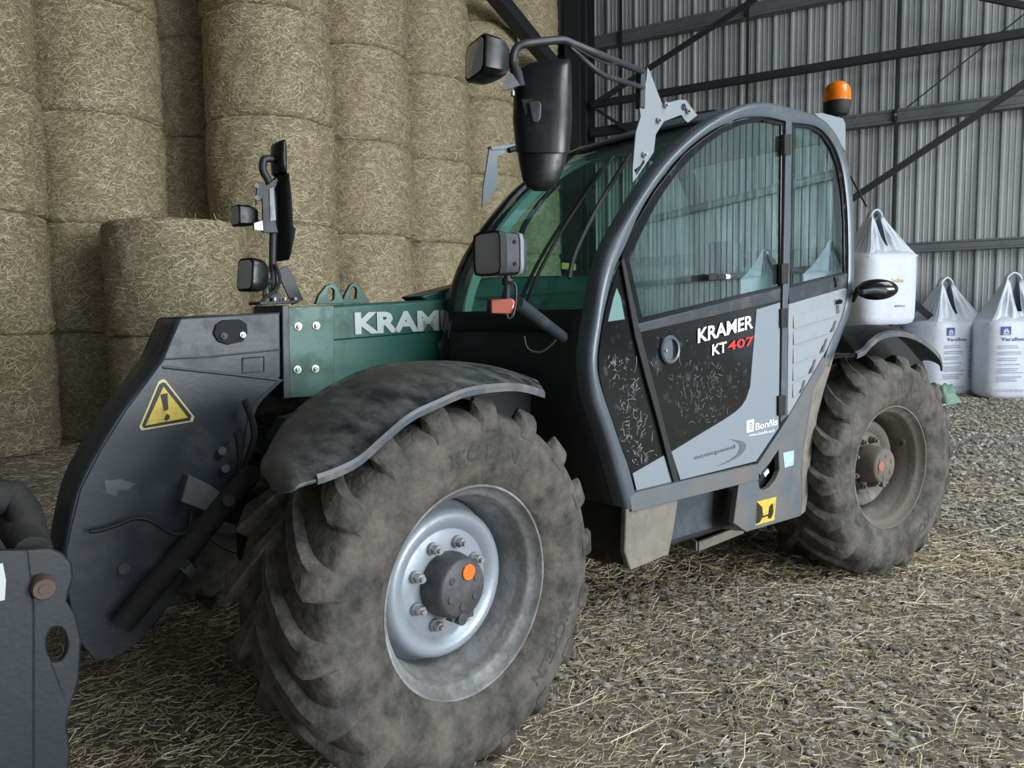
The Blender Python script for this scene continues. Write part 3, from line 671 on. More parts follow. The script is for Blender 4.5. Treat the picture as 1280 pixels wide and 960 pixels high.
# cab skin: windscreen, roof, rear window and front panel follow the arch between the sides
def skin(i0, i1, bulge=0.0, inset=.0, y0=YS+.06, y1=YR-.05, ny=12, up=0.0, fx=0.0):
    rows = []
    for i in range(i0, i1+1):
        b = BL[i]; a = AL[i]; o = (b-a); o.y = 0; o.normalize(); t = (i-i0)/max(1, i1-i0)
        rows.append([Vector((b.x, y0+(y1-y0)*k/ny, b.z))+o*(bulge*math.sin(PI*k/ny)**.7*math.sin(PI*min(1, .25+.75*t)) - inset + up*math.sin(PI*k/ny)**.5) for k in range(ny+1)])
    return MB().grid(rows)
i_ws0, i_ws1, i_rf, i_rr = 41, 85, 83, 112
obj('windscreen', skin(i_ws0, i_ws1, .03, .012), m_wind, T, ang=80, thin=True)
obj('front_panel', skin(0, i_ws0, .02, .004), m_mudpanel, T, ang=50, solid=.01, thin=True)
obj('cab_roof', skin(i_rf, i_rr+3, 0, .02, up=.035), m_arch, T, ang=60, solid=.012, thin=True)
obj('rear_window', skin(i_rr, 140, .0, .015), m_glassrear, T, ang=80, thin=True)
obj('rear_panel', skin(140, len(BL)-1, .0, .01), m_black, T, solid=.01, thin=True)
# dark band across the bottom of the windscreen
obj('windscreen_seal', skin(i_ws0-3, i_ws0+1, .022, .002), m_blackmat, T, solid=.008, thin=True)
# floor, dash, seat, steering wheel
obj('cab_floor', MB().box((1.70, .70, .66), (1.3, .84, .04)), m_inner, T)
obj('dashboard', MB().plate([(1.04, .30, .69), (1.12, .30, .69), (1.10, .30, 1.22), (1.02, .30, 1.33), (.82, .30, 1.36), (.80, .30, 1.25), (.92, .30, 1.15)], (0, .78, 0)), m_interior, T, bevel=.03)
obj('inner_trim', MB().grid([[Vector((b.x+.03, YR-.03, b.z-.01)), Vector((b.x+.05, YR-.07, b.z-.02)), Vector((b.x+.10, YR-.05, b.z-.05)), Vector((b.x+.10, YR-.01, b.z-.05))] for b in BL[38:90]], closed=True), m_trim, T)
obj('rear_bulkhead', MB().box((2.42, .66, .95), (.06, .94, .62)), m_interior, T, bevel=.02)
obj('right_side_panel', MB().plate([(.80, YR-.02, .66), (2.42, YR-.02, .66), (2.45, YR-.02, 1.22), (.72, YR-.02, 1.30)], (0, .02, 0)), m_interior, T)
obj('right_window', MB().plate([Vector((b.x, YR-.012, b.z)) for b in BL[46:150:3]], (0, .004, 0)), m_glassrear, T)
seat = obj('seat', MB().box((1.82, .66, 1.02), (.52, .50, .16)).box((1.85, .66, .80), (.36, .40, .30)), m_seat, T, bevel=.05)
obj('seat_back', MB().box((2.10, .66, 1.36), (.14, .48, .62), Matrix.Rotation(.16, 3, 'Y')).box((2.18, .66, 1.74), (.11, .28, .20), Matrix.Rotation(.12, 3, 'Y')), m_seat, seat, bevel=.05)
obj('armrest', MB().box((1.85, .36, 1.24), (.42, .09, .09)).box((1.66, .36, 1.32), (.07, .06, .16)), m_blackmat, seat, bevel=.02)
sw = MB(); c0 = Vector((1.22, .66, 1.43)); axn = Vector((-.45, 0, .89)).normalized(); u = Vector((0, 1, 0)); v = axn.cross(u)
sw.tube([c0+(u*math.cos(a)+v*math.sin(a))*.19 for a in [2*PI*k/36 for k in range(37)]], .015, 8)
for k in range(3):
    a = k*2.09+.5; sw.cyl(c0-axn*.02, c0+(u*math.cos(a)+v*math.sin(a))*.19, .011, 8)
sw.cyl(c0-axn*.04, c0+axn*.012, .05, 16).cyl(c0-axn*.03, Vector((.96, .66, 1.22)), .035, 12)
obj('steering_wheel', sw, m_blackmat, T)
sc = obj('cab_sticker', MB().plate(pts([(702.5, 328), (720, 330), (720, 338), (702.5, 336)], 1.05), (0, .002, 0)), m_yellow, T)
obj('headliner', skin(i_rf+2, i_rr, 0, .07), m_trim, T, solid=.03, thin=True)
obj('grab_rail', MB().tube(catmull([(1.0, 1.08, 1.5), (1.15, 1.08, 1.9), (1.4, 1.08, 2.15)], 5), .014, 8), m_blackmat, T)

# wipers
for (P_, r) in ([(657, 384), (672, 345), (702, 290), (738, 235), (765, 200)], .012), ([(646, 388), (657, 362), (678, 320), (715, 262), (750, 215)], .012), ([(710, 350), (718, 318), (742, 268), (768, 225), (785, 198)], .016):
    q = []
    for (x, y) in P_:
        # walk the view ray to the screen surface
        best = None
        for k in range(60):
            Z = 2.0+k*.03; p = dep(x, y, Z)
            zz = min(range(i_ws0, i_ws1), key=lambda i: abs(BL[i].z-p.z)); dx = abs(BL[zz].x-.03-p.x)
            if YS < p.y < YR and (best is None or dx < best[0]): best = (dx, p)
        if best: q.append(best[1]-FW*.05)
    if len(q) > 2:
        w_ = obj('wiper', MB().tube(catmull(q, 5), r*.6, 8), m_rubber, T)

# ---------------- side: sill, lower panels
def plate(name, L, Y, th, mt, parent=T, holes=(), bevel=.003, **kw):
    return obj(name, MB().plate(pts(L, Y), (0, th, 0), holes=[pts(h, Y) for h in holes]), mt, parent, bevel=bevel, **kw)
low = plate('side_panel', [(1030, 446), (985, 523), (974, 541), (948, 580), (948, 599), (924, 605), (917, 654), (932.5, 665), (1001, 645), (1003, 620), (1002, 590), (1005, 556), (1011, 519), (1017, 487), (1036, 452)], YS, .03, m_body,
            holes=[[(973.7, 562), (974.7, 588), (970, 599), (962.5, 609), (955, 613), (950, 611), (948, 601), (953, 590), (962.5, 579)]], bevel=.004)
obj('mudguard_strip', MB().plate(pts([(1017, 487), (1011, 519), (1005, 556), (1002, 590), (1003, 620), (1001, 645), (1007, 640), (1010, 620), (1012, 590), (1017, 552), (1022, 522), (1030, 489), (1039, 460), (1044, 441), (1036, 452)], YS-.004), (0, .05, 0)), m_mudblk, T, bevel=.006)
plate('step_pocket', [(942, 555), (980, 555), (980, 620), (942, 620)], YS+.06, .01, m_blackmat, low)
obj('latch', MB().bar(at(955, 594, YS+.01), at(960, 588, YS+.01), .008, .02), m_white, low)
plate('door_sill', [(787, 622), (794.5, 616), (849, 602.5), (948, 580), (949, 599), (924, 606), (848, 625), (790, 640)], YS-.006, .06, m_body, bevel=.006)
fb = obj('foot_block', MB().plate(pts([(783, 636), (848, 624), (842, 665), (836, 693), (788, 713), (781, 690)], YS+.005), (0, .03, 0)), m_mudblk, T, bevel=.006)
obj('foot_inner', MB().plate(pts([(784, 634), (847, 624), (841, 665), (835, 691), (788, 711), (782, 690)], YS+.034), (0, .95, 0)), m_inner, T, bevel=.01)
plate('recess_panel', [(838, 612), (893, 600), (890, 660), (838, 676)], YS+.13, .02, mat('blue_grey_panel', (.045, .058, .075), .5, dirt=(.10, .10, .10), amt=.3, dscale=9), T)
plate('recess_side', [(889, 600), (930, 592), (932, 664), (888, 660)], YS+.16, .02, m_blackmat, T)
def onzp(x, y, z): return atp(x, y, (0, 0, 1), z)
zs = .345; q = [onzp(843, 667, zs), onzp(895, 652, zs), onzp(928, 661, zs), onzp(872, 683, zs)]
st = MB(); 
for i in range(4): st.bar(q[i], q[(i+1) % 4], .018, .045)
stp = obj('step', st, m_mudblk, T, bevel=.002)
for t in (.3, .6):
    obj('step_bar', MB().bar(q[0].lerp(q[3], t), q[1].lerp(q[2], t), .016, .035), m_mudblk, stp)
obj('step_floor', MB().plate([p+Vector((0, 0, -.02)) for p in q], (0, 0, -.004)), m_body, stp)
obj('step_bracket', MB().bar(q[0]+Vector((0, .05, .02)), q[0]+Vector((0, .2, .3)), .03, .03).bar(q[1]+Vector((0, .05, .02)), q[1]+Vector((0, .2, .3)), .03, .03), m_inner, T)
# stickers on the panel
ys = plate('yellow_sticker', [(946.5, 627), (970.5, 621), (968, 650), (944, 657)], YS-.002, .001, m_yellow, low, bevel=0)
obj('pictogram', MB().plate(pts([(947, 628), (953, 634), (954, 645), (950, 653), (945, 655)], YS-.004), (0, .001, 0)).plate(pts([(962, 633), (966, 629), (967, 640), (964, 648), (960, 648)], YS-.004), (0, .001, 0)).plate(pts([(954, 645), (960, 643), (960, 645), (954, 647)], YS-.004), (0, .001, 0)), m_print, low)
plate('blue_sticker', [(979, 566), (992.5, 563), (992, 581), (981, 585)], YS-.002, .001, m_blue, low, bevel=0)

# ---------------- door
YD = YS+.012
door = plate('door', [(793.5, 404), (797, 409), (978.5, 363), (975.5, 534), (946.5, 577), (850, 601), (838, 562), (811, 474), (797, 425)], YD, .03, m_gloss, bevel=.003)
fr_o = [(777.5, 320), (788, 292), (800, 270), (820, 237), (838, 214), (856, 192), (877, 175), (899, 160), (922, 151), (941, 147.5), (962, 149), (982, 153.5), (978.5, 363), (797, 408)]
fr_i = [(787, 326), (797, 302), (811, 273), (828, 243), (845, 219), (862, 200), (882, 181), (903, 166.5), (925, 157), (942, 153), (960, 153), (977, 157), (975, 357), (803, 397)]
plate('door_frame', fr_o, YD, .02, m_gloss, door, holes=[fr_i], bevel=.002)
plate('door_window', fr_i, YD+.008, .004, m_glassdoor, door, bevel=0)
plate('window_rail', [(797, 405), (976, 360), (976, 376), (800, 416)], YD-.005, .01, m_dgrey, door, bevel=.003)
plate('door_skin', [(946, 387), (975.5, 378), (973.5, 535), (945.5, 576.5), (850.5, 600), (839.5, 565), (880, 540), (905, 525), (921, 514), (928, 507), (933, 499), (938, 483), (941, 446)], YD-.004, .006, m_silver, door, bevel=.002)
hc = at(835.5, 437, YD)
hd = obj('door_handle', MB().lathe([(.058, 0), (.060, -.012), (.054, -.018), (.045, -.016), (.043, -.004), (.043, .004)], hc, (0, 1, 0), 36), m_arch, door)
obj('handle_recess', MB().cyl(hc+Vector((0, -.002, 0)), hc+Vector((0, .006, 0)), .044, 32), m_blackmat, door)
fl = [hc+Vector((.043*math.cos(a)-.0, -.012, .043*math.sin(a))) for a in [math.radians(d) for d in range(75, 286, 14)]]+[hc+Vector((.012, -.012, -.038)), hc+Vector((.016, -.012, 0)), hc+Vector((.010, -.012, .038))]
obj('handle_flap', MB().plate(fl, (0, .008, 0)), m_arch, door, bevel=.002)
obj('key_lock', MB().cyl(hc+Vector((-.032, -.018, -.002)), hc+Vector((-.032, -.010, -.002)), .006, 14), m_steel, door)
kn = at(900, 346, YD-.03); obj('window_catch', MB().cyl(at(887, 346, YD), at(887, 346, YD)+Vector((0, -.04, 0)), .014, 14).bar(at(884, 347, YD-.03), at(905, 346, YD-.03), .02, .026), m_rubber, door, bevel=.004)
obj('catch_tip', MB().cyl(at(908, 346, YD-.03)+Vector((-.012, 0, 0)), at(908, 346, YD-.03)+Vector((.012, -.004, 0)), .011, 14), m_white, door)
# side triangle pane ahead of the door
tri = plate('quarter_pane', [(771, 340), (776, 330), (796, 420), (811, 478), (824, 524), (840, 582), (844, 603), (796, 614), (786, 583), (777.5, 560), (765, 523), (755, 494), (749, 468), (748.5, 445), (753, 410), (758, 384)], YD+.012, .006, m_gloss, T, bevel=0)
plate('quarter_skin', [(791, 592), (830, 569.5), (840, 603), (796, 613.5)], YD+.008, .004, m_silver, tri, bevel=.001)
plate('clear_pane', [(767, 372), (771, 360), (776, 372), (781, 399), (760, 402)], YD+.009, .003, mat('pale_green_glass', (.16, .27, .26), .15), tri, bevel=0)
plate('door_seal', [(777, 326), (780, 322), (802, 420), (816, 474), (829, 524), (850, 604), (843, 605), (822, 524), (808, 474), (794, 420)], YD-.003, .01, m_rubber, T, bevel=.002)
# dried straw splashes on the dark glass
rg = random.Random(5)
def specks(reg, n, Y, par, mt):
    mb = MB()
    for _ in range(n):
        x = rg.uniform(reg[0], reg[1]); t = rg.random(); y = reg[2]+t*(reg[3]-reg[2]); x += reg[4]*t
        p = at(x, y, Y); a = rg.choice((rg.gauss(1.5, .5), rg.gauss(.7, .5), rg.gauss(2.5, .4))); L_ = rg.uniform(.008, .035)*(2 if rg.random() < .08 else 1); w = rg.uniform(.0005, .0011); P = []
        b = rg.uniform(-.9, .9)
        for s in range(4): P.append(p.copy()); p = p+Vector((math.cos(a), 0, math.sin(a)))*(L_/3); a += b*.5
        vs = []
        for k_, c in enumerate(P): nn = Vector((-math.sin(a), 0, math.cos(a)))*w; vs += [c-nn, c+nn]
        mb.add(vs, [(0, 1, 3, 2), (2, 3, 5, 4), (4, 5, 7, 6)], rg.random())
    o = obj('dried_straw', mb, mt, par, thin=True); o['kind'] = 'stuff'
m_speck = mat('dried_straw', (.30, .32, .32), .7); m_speck2 = mat('faint_straw', (.14, .18, .175), .7)
specks((755, 790, 448, 582, 34), 150, YD+.0105, tri, m_speck)
specks((835, 900, 470, 530, 15), 110, YD-.001, door, m_speck2); specks((850, 925, 455, 500, 0), 60, YD-.001, door, m_speck2); specks((812, 930, 425, 470, 0), 16, YD-.001, door, m_speck)
# lettering
label_px('lettering', 'KRAMER', (872, 429), (941, 410), .062, YD-.004, m_white, door, .024)
label_px('lettering', 'KT', (890, 444.5), (908, 440), .048, YD-.004, m_white, door, .02)
label_px('lettering', '407', (909, 439), (942, 431), .042, YD-.004, m_red, door, .02)
label_px('lettering', 'ecospeed', (868, 576), (919, 561.5), .023, YD-.006, m_greyprint, door, .012)
label_px('lettering', 'Bonfils', (944, 538), (971.5, 531), .034, YD-.006, m_white, door, .02)
label_px('lettering', 'www.bonfils-sa.fr', (936, 546), (968, 539.5), .014, YD-.006, m_white, door, .01)
lb = MB().plate(pts([(933.5, 526), (942.5, 524), (942.5, 539), (933.5, 541)], YD-.006), (0, .001, 0), holes=[pts([(936.5, 529), (940.5, 528), (940.5, 536), (936.5, 537)], YD-.006)])
lb.plate(pts([(937.5, 530.5), (939.5, 530), (939.5, 532), (937.5, 532.5)], YD-.006), (0, .001, 0)).plate(pts([(937.5, 533.5), (939.5, 533), (939.5, 535), (937.5, 535.5)], YD-.006), (0, .001, 0))
obj('logo_mark', lb, m_white, door)
sw_o = catmull([at(x, y, YD-.006) for x, y in ((912, 549), (926, 551), (933, 557), (927, 568), (912, 577), (896, 583))], 6); sw_i = catmull([at(x, y, YD-.006) for x, y in ((912, 549), (922, 553), (925, 559), (921, 568), (910, 576), (896, 583))], 6)
obj('swoosh', MB().grid([sw_o, sw_i]), m_greyprint, door, thin=True)

# ---------------- pillar, hinges, rear side window, vent panel
plate('door_pillar', [(983, 150), (990.5, 152.5), (987, 362), (985, 379), (984, 520), (976, 528), (979, 363)], YS+.002, .03, m_arch)
def hinge(x, y0, y1):
    h = obj('hinge', MB().plate(pts([(x-5, y0+1), (x+4, y0), (x+3, y1-1), (x-5, y1)], YS-.006), (0, .02, 0)), m_rubber, T, bevel=.003)
    for k in range(3):
        p = at(x+2, y0+(k+.5)*(y1-y0)/3, YS-.008); obj('hinge_bolt', MB().cyl(p, p+Vector((0, .006, 0)), .006, 8), m_gun, h)
hinge(986, 167, 194); hinge(982.5, 329, 355); hinge(982, 385, 410); hinge(979, 494, 520)
plate('rear_side_frame', [(989.5, 153), (1016, 157), (1031, 166), (1043.5, 183.5), (1052.5, 207), (1057.5, 237), (1060.5, 278), (1061, 345), (987, 364)], YD, .02, m_gloss, T, holes=[[(992.5, 158), (1014, 161), (1027.5, 169.5), (1038.5, 186), (1047, 209), (1052, 238), (1055, 278), (1055.5, 340), (989.5, 356)]], bevel=.002)
plate('rear_side_window', [(992.5, 158), (1014, 161), (1027.5, 169.5), (1038.5, 186), (1047, 209), (1052, 238), (1055, 278), (1055.5, 340), (989.5, 356)], YD+.008, .004, m_glassdoor, T, bevel=0)
plate('window_base_panel', [(987, 360), (1061, 341), (1060.5, 362), (986, 382)], YD-.003, .02, m_dgrey, T)
vent = plate('vent_panel', [(986, 380), (1055, 360), (1060.5, 361), (1061, 368), (1057, 386), (1049, 405), (1037.8, 429), (1027, 450), (990, 516), (984.5, 520)], YD-.004, .02, m_vent, T, bevel=.004)
gl = [(990, 393, 1050, 378), (990, 412.5, 1047, 397.5), (990, 433, 1036, 420), (989.5, 456.5, 1021.5, 446), (989.3, 478, 1008, 472)]
for k in range(5):
    x0, y0, x1, y1 = gl[k]; nx0, ny0, nx1, ny1 = gl[k+1] if k < 4 else (989, 499, 998, 496)
    a = at(x0+1.5, y0+2, YD-.005); b = at(x1-1, y1+1.5, YD-.005); c = at(nx1-2, ny1-2.5, YD-.005); d = at(nx0+1.5, ny0-2, YD-.005)
    w = Vector((0, -.005, 0))
    mb = MB().add([a, b, c, d, a+w*.2, b+w*.2, c+w, d+w], [(4, 7, 6, 5), (0, 4, 5, 1), (1, 5, 6, 2), (2, 6, 7, 3), (3, 7, 4, 0)])
    obj('louver', mb, m_vent, vent, bevel=.002)
    g_ = [at(x1-3.5, y1+4, YD-.0105), at(x1-1, y1+3, YD-.0105), at((x1+nx1)/2+1, ny1-6, YD-.0105), at((x1+nx1)/2-3, ny1-5, YD-.0105)]
    obj('louver_slot', MB().plate(g_, (0, .001, 0)), m_girt, vent)
obj('panel_knob', MB().cyl(at(1050, 377, YD-.004), at(1050, 377, YD-.03), .013, 14), m_rubber, vent)
obj('window_clip', MB().box(at(1045, 349, YD-.006), (.035, .01, .02)).box(at(1045, 354, YD-.006), (.014, .01, .04)), m_rubber, T)

# ---------------- beacon and its bracket
plate('beacon_bracket', [(1018, 142), (1028, 141), (1054, 148), (1057, 155), (1057, 190), (1050, 178), (1036, 156)], YS+.10, .008, m_bracket, T, bevel=.002)
bc = at(1046, 146, YS+.16)
k_ = .00325/.0035
def B(r, h): return (r, h)
bcn = obj('beacon', MB().lathe([(.018, -.03), (.018, .0), (.055, .008), (.066, .025), (.070, .055), (.072, .078), (.0, .080)], bc, (0, 0, 1), 32), m_rubber, T)
bl = MB().lathe([(.070, .078), (.071, .105), (.069, .13), (.062, .155), (.050, .172), (.032, .183), (.0, .188)], bc, (0, 0, 1), 32)
obj('beacon_lens', bl, m_amber, bcn, ang=70)
obj('beacon_bulb', MB().lathe([(.0, .085), (.024, .09), (.03, .12), (.018, .145), (.0, .15)], bc, (0, 0, 1), 16), mat('bulb_reflector', (1, .55, .12), .3), bcn)
obj('antenna', MB().tube([at(1063, 220, .5), at(1083, 258, .35)], .006, 6), m_rubber, T)
# rear oval lamp
rl = dep(1096, 362, 4.05); R3 = Matrix((RT, FW, -DN)).transposed()
mb = MB(); rows = []
for i in range(13):
    ph_ = -PI/2+PI*i/12; rows.append([rl+R3 @ Vector((.108*math.cos(a)*math.cos(ph_)**.6 if math.cos(ph_) > 0 else 0, .06*math.sin(ph_), .055*math.sin(a)*(max(0, math.cos(ph_))**.6))) for a in [2*PI*k/32 for k in range(32)]])
for r in rows:
    for i_, p in enumerate(r): pass
rlm = obj('rear_mirror', mb.grid(rows, closed=True), m_gloss, T)
obj('mirror_rib', MB().tube(catmull([rl+R3 @ Vector((x, -.055, z)) for x, z in ((-.10, -.02), (-.04, -.012), (.02, -.022))], 4), .014, 8), m_dgrey, rlm)
obj('mirror_arm', MB().tube([at(1066, 375, .3), rl+R3 @ Vector((-.10, 0, 0))], .016, 8), m_rubber, rlm)

# ---------------- roof bracket, tube arm, mirror, work light (left)
YB = YS+.05
br = obj('roof_bracket', MB().plate(pts([(809.5, 84), (812, 88), (828, 130), (850, 124.5), (858, 125), (862, 131), (872, 144), (860, 153.5), (856, 150), (852, 143.5), (848, 145), (830, 152), (820, 168), (817.5, 190), (811, 200), (799.5, 217), (791, 228), (791, 210), (795, 165), (801, 146), (799.5, 131), (803, 118), (808, 100)], YB), (0, .008, 0),
      holes=[pts([(794.5, 216), (805, 199), (806, 203), (796, 219)], YB), pts([(854.5+3.4*math.cos(a), 134+4.6*math.sin(a)) for a in [k*PI/5 for k in range(10)]], YB)]), m_bracket, T, bevel=.0015)
for x, y in ((833.5, 131), (825, 150), (861.5, 138.5), (807, 193)):
    p = at(x, y, YB-.012); obj('bracket_bolt', MB().cyl(p+Vector((0, .012, 0)), p, .012, 16).cyl(p, p+Vector((0, -.01, 0)), .007, 6), m_steel, br)
ML = 2.33
def D(x, y, z): return dep(x, y, z)
e1 = at(805, 90, YB+.02); e2 = at(806, 110, YB+.02)
T1 = catmull([D(641, 82, ML), D(642, 68, ML), D(648, 58, ML), D(662, 54, ML+.01), D(700, 50, ML+.06), D(712, 53, ML+.08), D(745, 67, ML+.14)], 4)+[e1]
T2 = catmull([D(712, 58, ML+.09), D(722, 68, ML+.11), D(745, 88, ML+.16), D(757, 95, ML+.2)], 4)+[e2]
arm = obj('mirror_arm', MB().tube(T1, .0125, 12).tube(T2, .009, 10), m_gun, T)
for x, y in ((669, 52.5), (733, 63), (776, 79)):
    pass
obj('arm_cable', MB().tube(catmull([D(714, 56, ML+.06), D(735, 69, ML+.10), D(760, 80, ML+.14), D(775, 78, ML+.2)], 4), .003, 6), m_rubber, arm)
obj('arm_clamp', MB().bar(at(801, 88, YB+.01), at(800, 136, YB+.01), .03, .03), m_gun, arm, bevel=.004)
def in_cam(o, pts_, Z=None): return [o+R3 @ Vector(p) for p in pts_]
s = ML/FPX
def C3(x, y, z): return dep(x, y, z)
# mirror housing: lofted rounded shell
mb = MB(); rows = []
for (yy, xl, xr, dz) in ((74, 690, 700, .02), (76, 664, 712, .045), (84, 647, 714, .06), (110, 642, 715, .075), (150, 641, 715, .08), (180, 644, 713, .075), (190.5, 645, 712, .07)):
    cx_ = (xl+xr)/2; hw = (xr-xl)/2; row = []
    for k in range(24):
        a = 2*PI*k/24; c, s_ = math.cos(a), math.sin(a); p_ = 3.5; r = 1/((abs(c)**p_+abs(s_)**p_)**(1/p_))
        row.append(dep(cx_+hw*r*c, yy+(75-yy if False else 0)-.10*(cx_+hw*r*c-cx_)*(1 if yy < 90 else 0), ML+.09+dz*r*s_))
    rows.append(row)
mb.grid(rows, closed=True); n_ = len(mb.v); mb.f += [tuple(range(24))[::-1], tuple(range(n_-24, n_))]; mb.c += [.5, .5]
mir = obj('wing_mirror', mb, m_black, arm, ang=50)
mb = MB(); rows = []
for (yy, xl, xr, dz) in ((187, 646, 710, .062), (205, 649, 707, .06), (225, 653, 699, .05), (234, 658, 694, .04), (239, 668, 684, .02)):
    cx_ = (xl+xr)/2; hw = (xr-xl)/2
    rows.append([dep(cx_+hw*math.cos(a)*(1/((abs(math.cos(a))**3+abs(math.sin(a))**3)**(1/3))), yy, ML+.09+dz*math.sin(a)) for a in [2*PI*k/24 for k in range(24)]])
mb.grid(rows, closed=True); n_ = len(mb.v); mb.f += [tuple(range(24))[::-1], tuple(range(n_-24, n_))]; mb.c += [.5, .5]
obj('mirror_foot', mb, m_black, arm, ang=50)
obj('mirror_recess', MB().plate([dep(x, y, ML+.014) for x, y in ((652, 124), (676, 123), (679, 128), (678, 150), (673, 157), (660, 156))], FW*.006), m_blackmat, arm)
obj('mirror_knuckle', MB().plate([dep(x, y, ML+.006) for x, y in ((660, 127), (673, 125), (677, 130), (676, 147), (672, 153), (665, 152))], FW*.02), m_dgrey, arm, bevel=.004)
obj('arm_socket', MB().tube([D(641, 80, ML), D(646, 92, ML), D(650, 108, ML+.01)], [.014, .018, .016], 12), m_rubber, arm)
obj('lamp_bracket', MB().plate([dep(x, y, ML-.02) for x, y in ((632, 98), (636, 90), (641, 93), (650, 106), (641, 110), (630, 113), (627, 109))], FW*.006).cyl(D(641, 114, ML-.01), D(641, 120, ML-.01), .006, 10), m_steel, arm)
def lamp(name, cx_, cy_, w, h, Z, yaw, tilt, par, roll=0, clear=False):
    """square work lamp; lens faces local -X"""
    o = dep(cx_, cy_, Z); sc = Z/FPX; w *= sc; h *= sc
    R_ = Matrix.Rotation(yaw, 3, 'Z') @ Matrix.Rotation(tilt, 3, 'Y') @ Matrix.Rotation(roll, 3, 'X')
    def rr(x, hw, hh): 
        out = []
        for k in range(24):
            a = 2*PI*k/24+PI/24; c, s_ = math.cos(a), math.sin(a); r = 1/((abs(c)**7+abs(s_)**7)**(1/7)); out.append(o+R_ @ Vector((x, hw*r*c, hh*r*s_)))
        return out
    mb = MB().grid([rr(-.05, w*.5, h*.5), rr(-.052, w*.48, h*.48)][::-1]+[rr(-.045, w*.52, h*.52), rr(.0, w*.5, h*.5), rr(.022, w*.44, h*.44), rr(.04, w*.33, h*.36), rr(.042, .001, .001)], closed=True)
    L = obj(name, mb, m_black, par, ang=40)
    lens = MB().grid([rr(-.0525, w*.44, h*.44), rr(-.056, w*.2, h*.2), rr(-.057, .001, .001)], closed=True); obj('lamp_lens', lens, m_lens, L if par is T else par, ang=80)
    return L
lamp('work_light', 613, 77, 60, 46, ML-.01, -.22, .06, arm)
# ---------------- right-hand bracket on the far arch
rb = obj('roof_bracket', MB().plate(pts([(612, 186), (640, 182), (650, 183), (622, 196), (622, 233), (603, 260), (604, 235)], YR-.01), (0, .01, 0)).bar(at(612, 186, YR), at(655, 182, YR), .03, .02), m_bracket, T, bevel=.002)
obj('cable_clip', MB().tube([at(636, 188, YR-.02), at(650, 184, YR-.02)], .014, 10), m_rubber, rb)

# ---------------- near work light on stub arm at the cab corner
a0 = at(703, 421, .27); a1 = dep(646, 378, 2.46)
stub = obj('lamp_arm', MB().cyl(a0, a1, .022, 20).cyl(a0+Vector((0, 0, .0)), a0+(a0-a1).normalized()*.012, .019, 12), m_dgrey, T, ang=40)
post = obj('lamp_post', MB().cyl(dep(634, 375, 2.42), dep(634, 340, 2.42), .011, 12).cyl(dep(634, 356, 2.42), dep(634, 349, 2.42), .018, 12).tube(catmull([dep(636, 352, 2.40), dep(644, 356, 2.40), dep(645, 372, 2.40), dep(642, 392, 2.38), dep(636, 398, 2.38), dep(633, 392, 2.38)], 4), .004, 8), m_gun, stub)
# lamp: wide body seen three-quarter from the front
o_ = dep(628, 318, 2.38)
def head_light(o, w, h, d, yaw, par):
    R_ = Matrix.Rotation(yaw, 3, 'Z')
    def ring(x, hw, hh):
        out = []
        for k in range(28):
            a = 2*PI*k/28+PI/28; c, s_ = math.cos(a), math.sin(a); r = 1/((abs(c)**8+abs(s_)**8)**(1/8)); out.append(o+R_ @ Vector((x, hw*r*c, hh*r*s_)))
        return out
    b = obj('head_lamp', MB().grid([ring(-d*.5, w*.46, h*.46), ring(-d*.5, w*.5, h*.5), ring(-d*.36, w*.51, h*.51), ring(-d*.30, w*.50, h*.50)], closed=True), m_rubber, par)
    obj('lamp_housing', MB().grid([ring(-d*.30, w*.485, h*.485), ring(d*.28, w*.47, h*.465), ring(d*.30, w*.42, h*.42), ring(d*.42, w*.40, h*.38), ring(d*.45, w*.30, h*.28), ring(d*.452, .001, .001)], closed=True), m_dgrey, par)
    obj('lamp_band', MB().grid([ring(d*.12, w*.492, h*.482), ring(d*.24, w*.488, h*.478)], closed=True), m_silver, par, solid=.003, thin=True)
    obj('lamp_lens', MB().grid([ring(-d*.48, w*.46, h*.46), ring(-d*.52, w*.3, h*.3), ring(-d*.53, .001, .001)], closed=True), m_lens, par, ang=80)
    for z in (-.25, .25):
        p = o+R_ @ Vector((-d*.05, -w*.49, z*h)); obj('housing_screw', MB().cyl(p+R_ @ Vector((0, .004, 0)), p-R_ @ Vector((0, .003, 0)), .006, 8), m_blackmat, par)
    return b
head_light(o_, .135, .132, .125, .02, stub)
obj('marker_base', MB().plate([dep(x, y, 2.40) for x, y in ((609, 374), (615, 373), (616, 392), (608, 389))], FW*.05), m_rubber, stub, bevel=.004)
mk = obj('marker_lamp', MB().plate([dep(x, y, 2.385) for x, y in ((613, 374.5), (641, 373), (643.5, 377), (643, 389), (640, 392), (613, 391))], FW*.03), m_clear, stub, bevel=.006); mk['label'] = 'small pale red marker lamp'
obj('lamp_cable', MB().tube(catmull([dep(655, 420, 2.62), dep(660, 436, 2.62), dep(676, 440, 2.62), dep(690, 430, 2.62), dep(695, 424, 2.62)], 5), .004, 6), m_rubber, T)

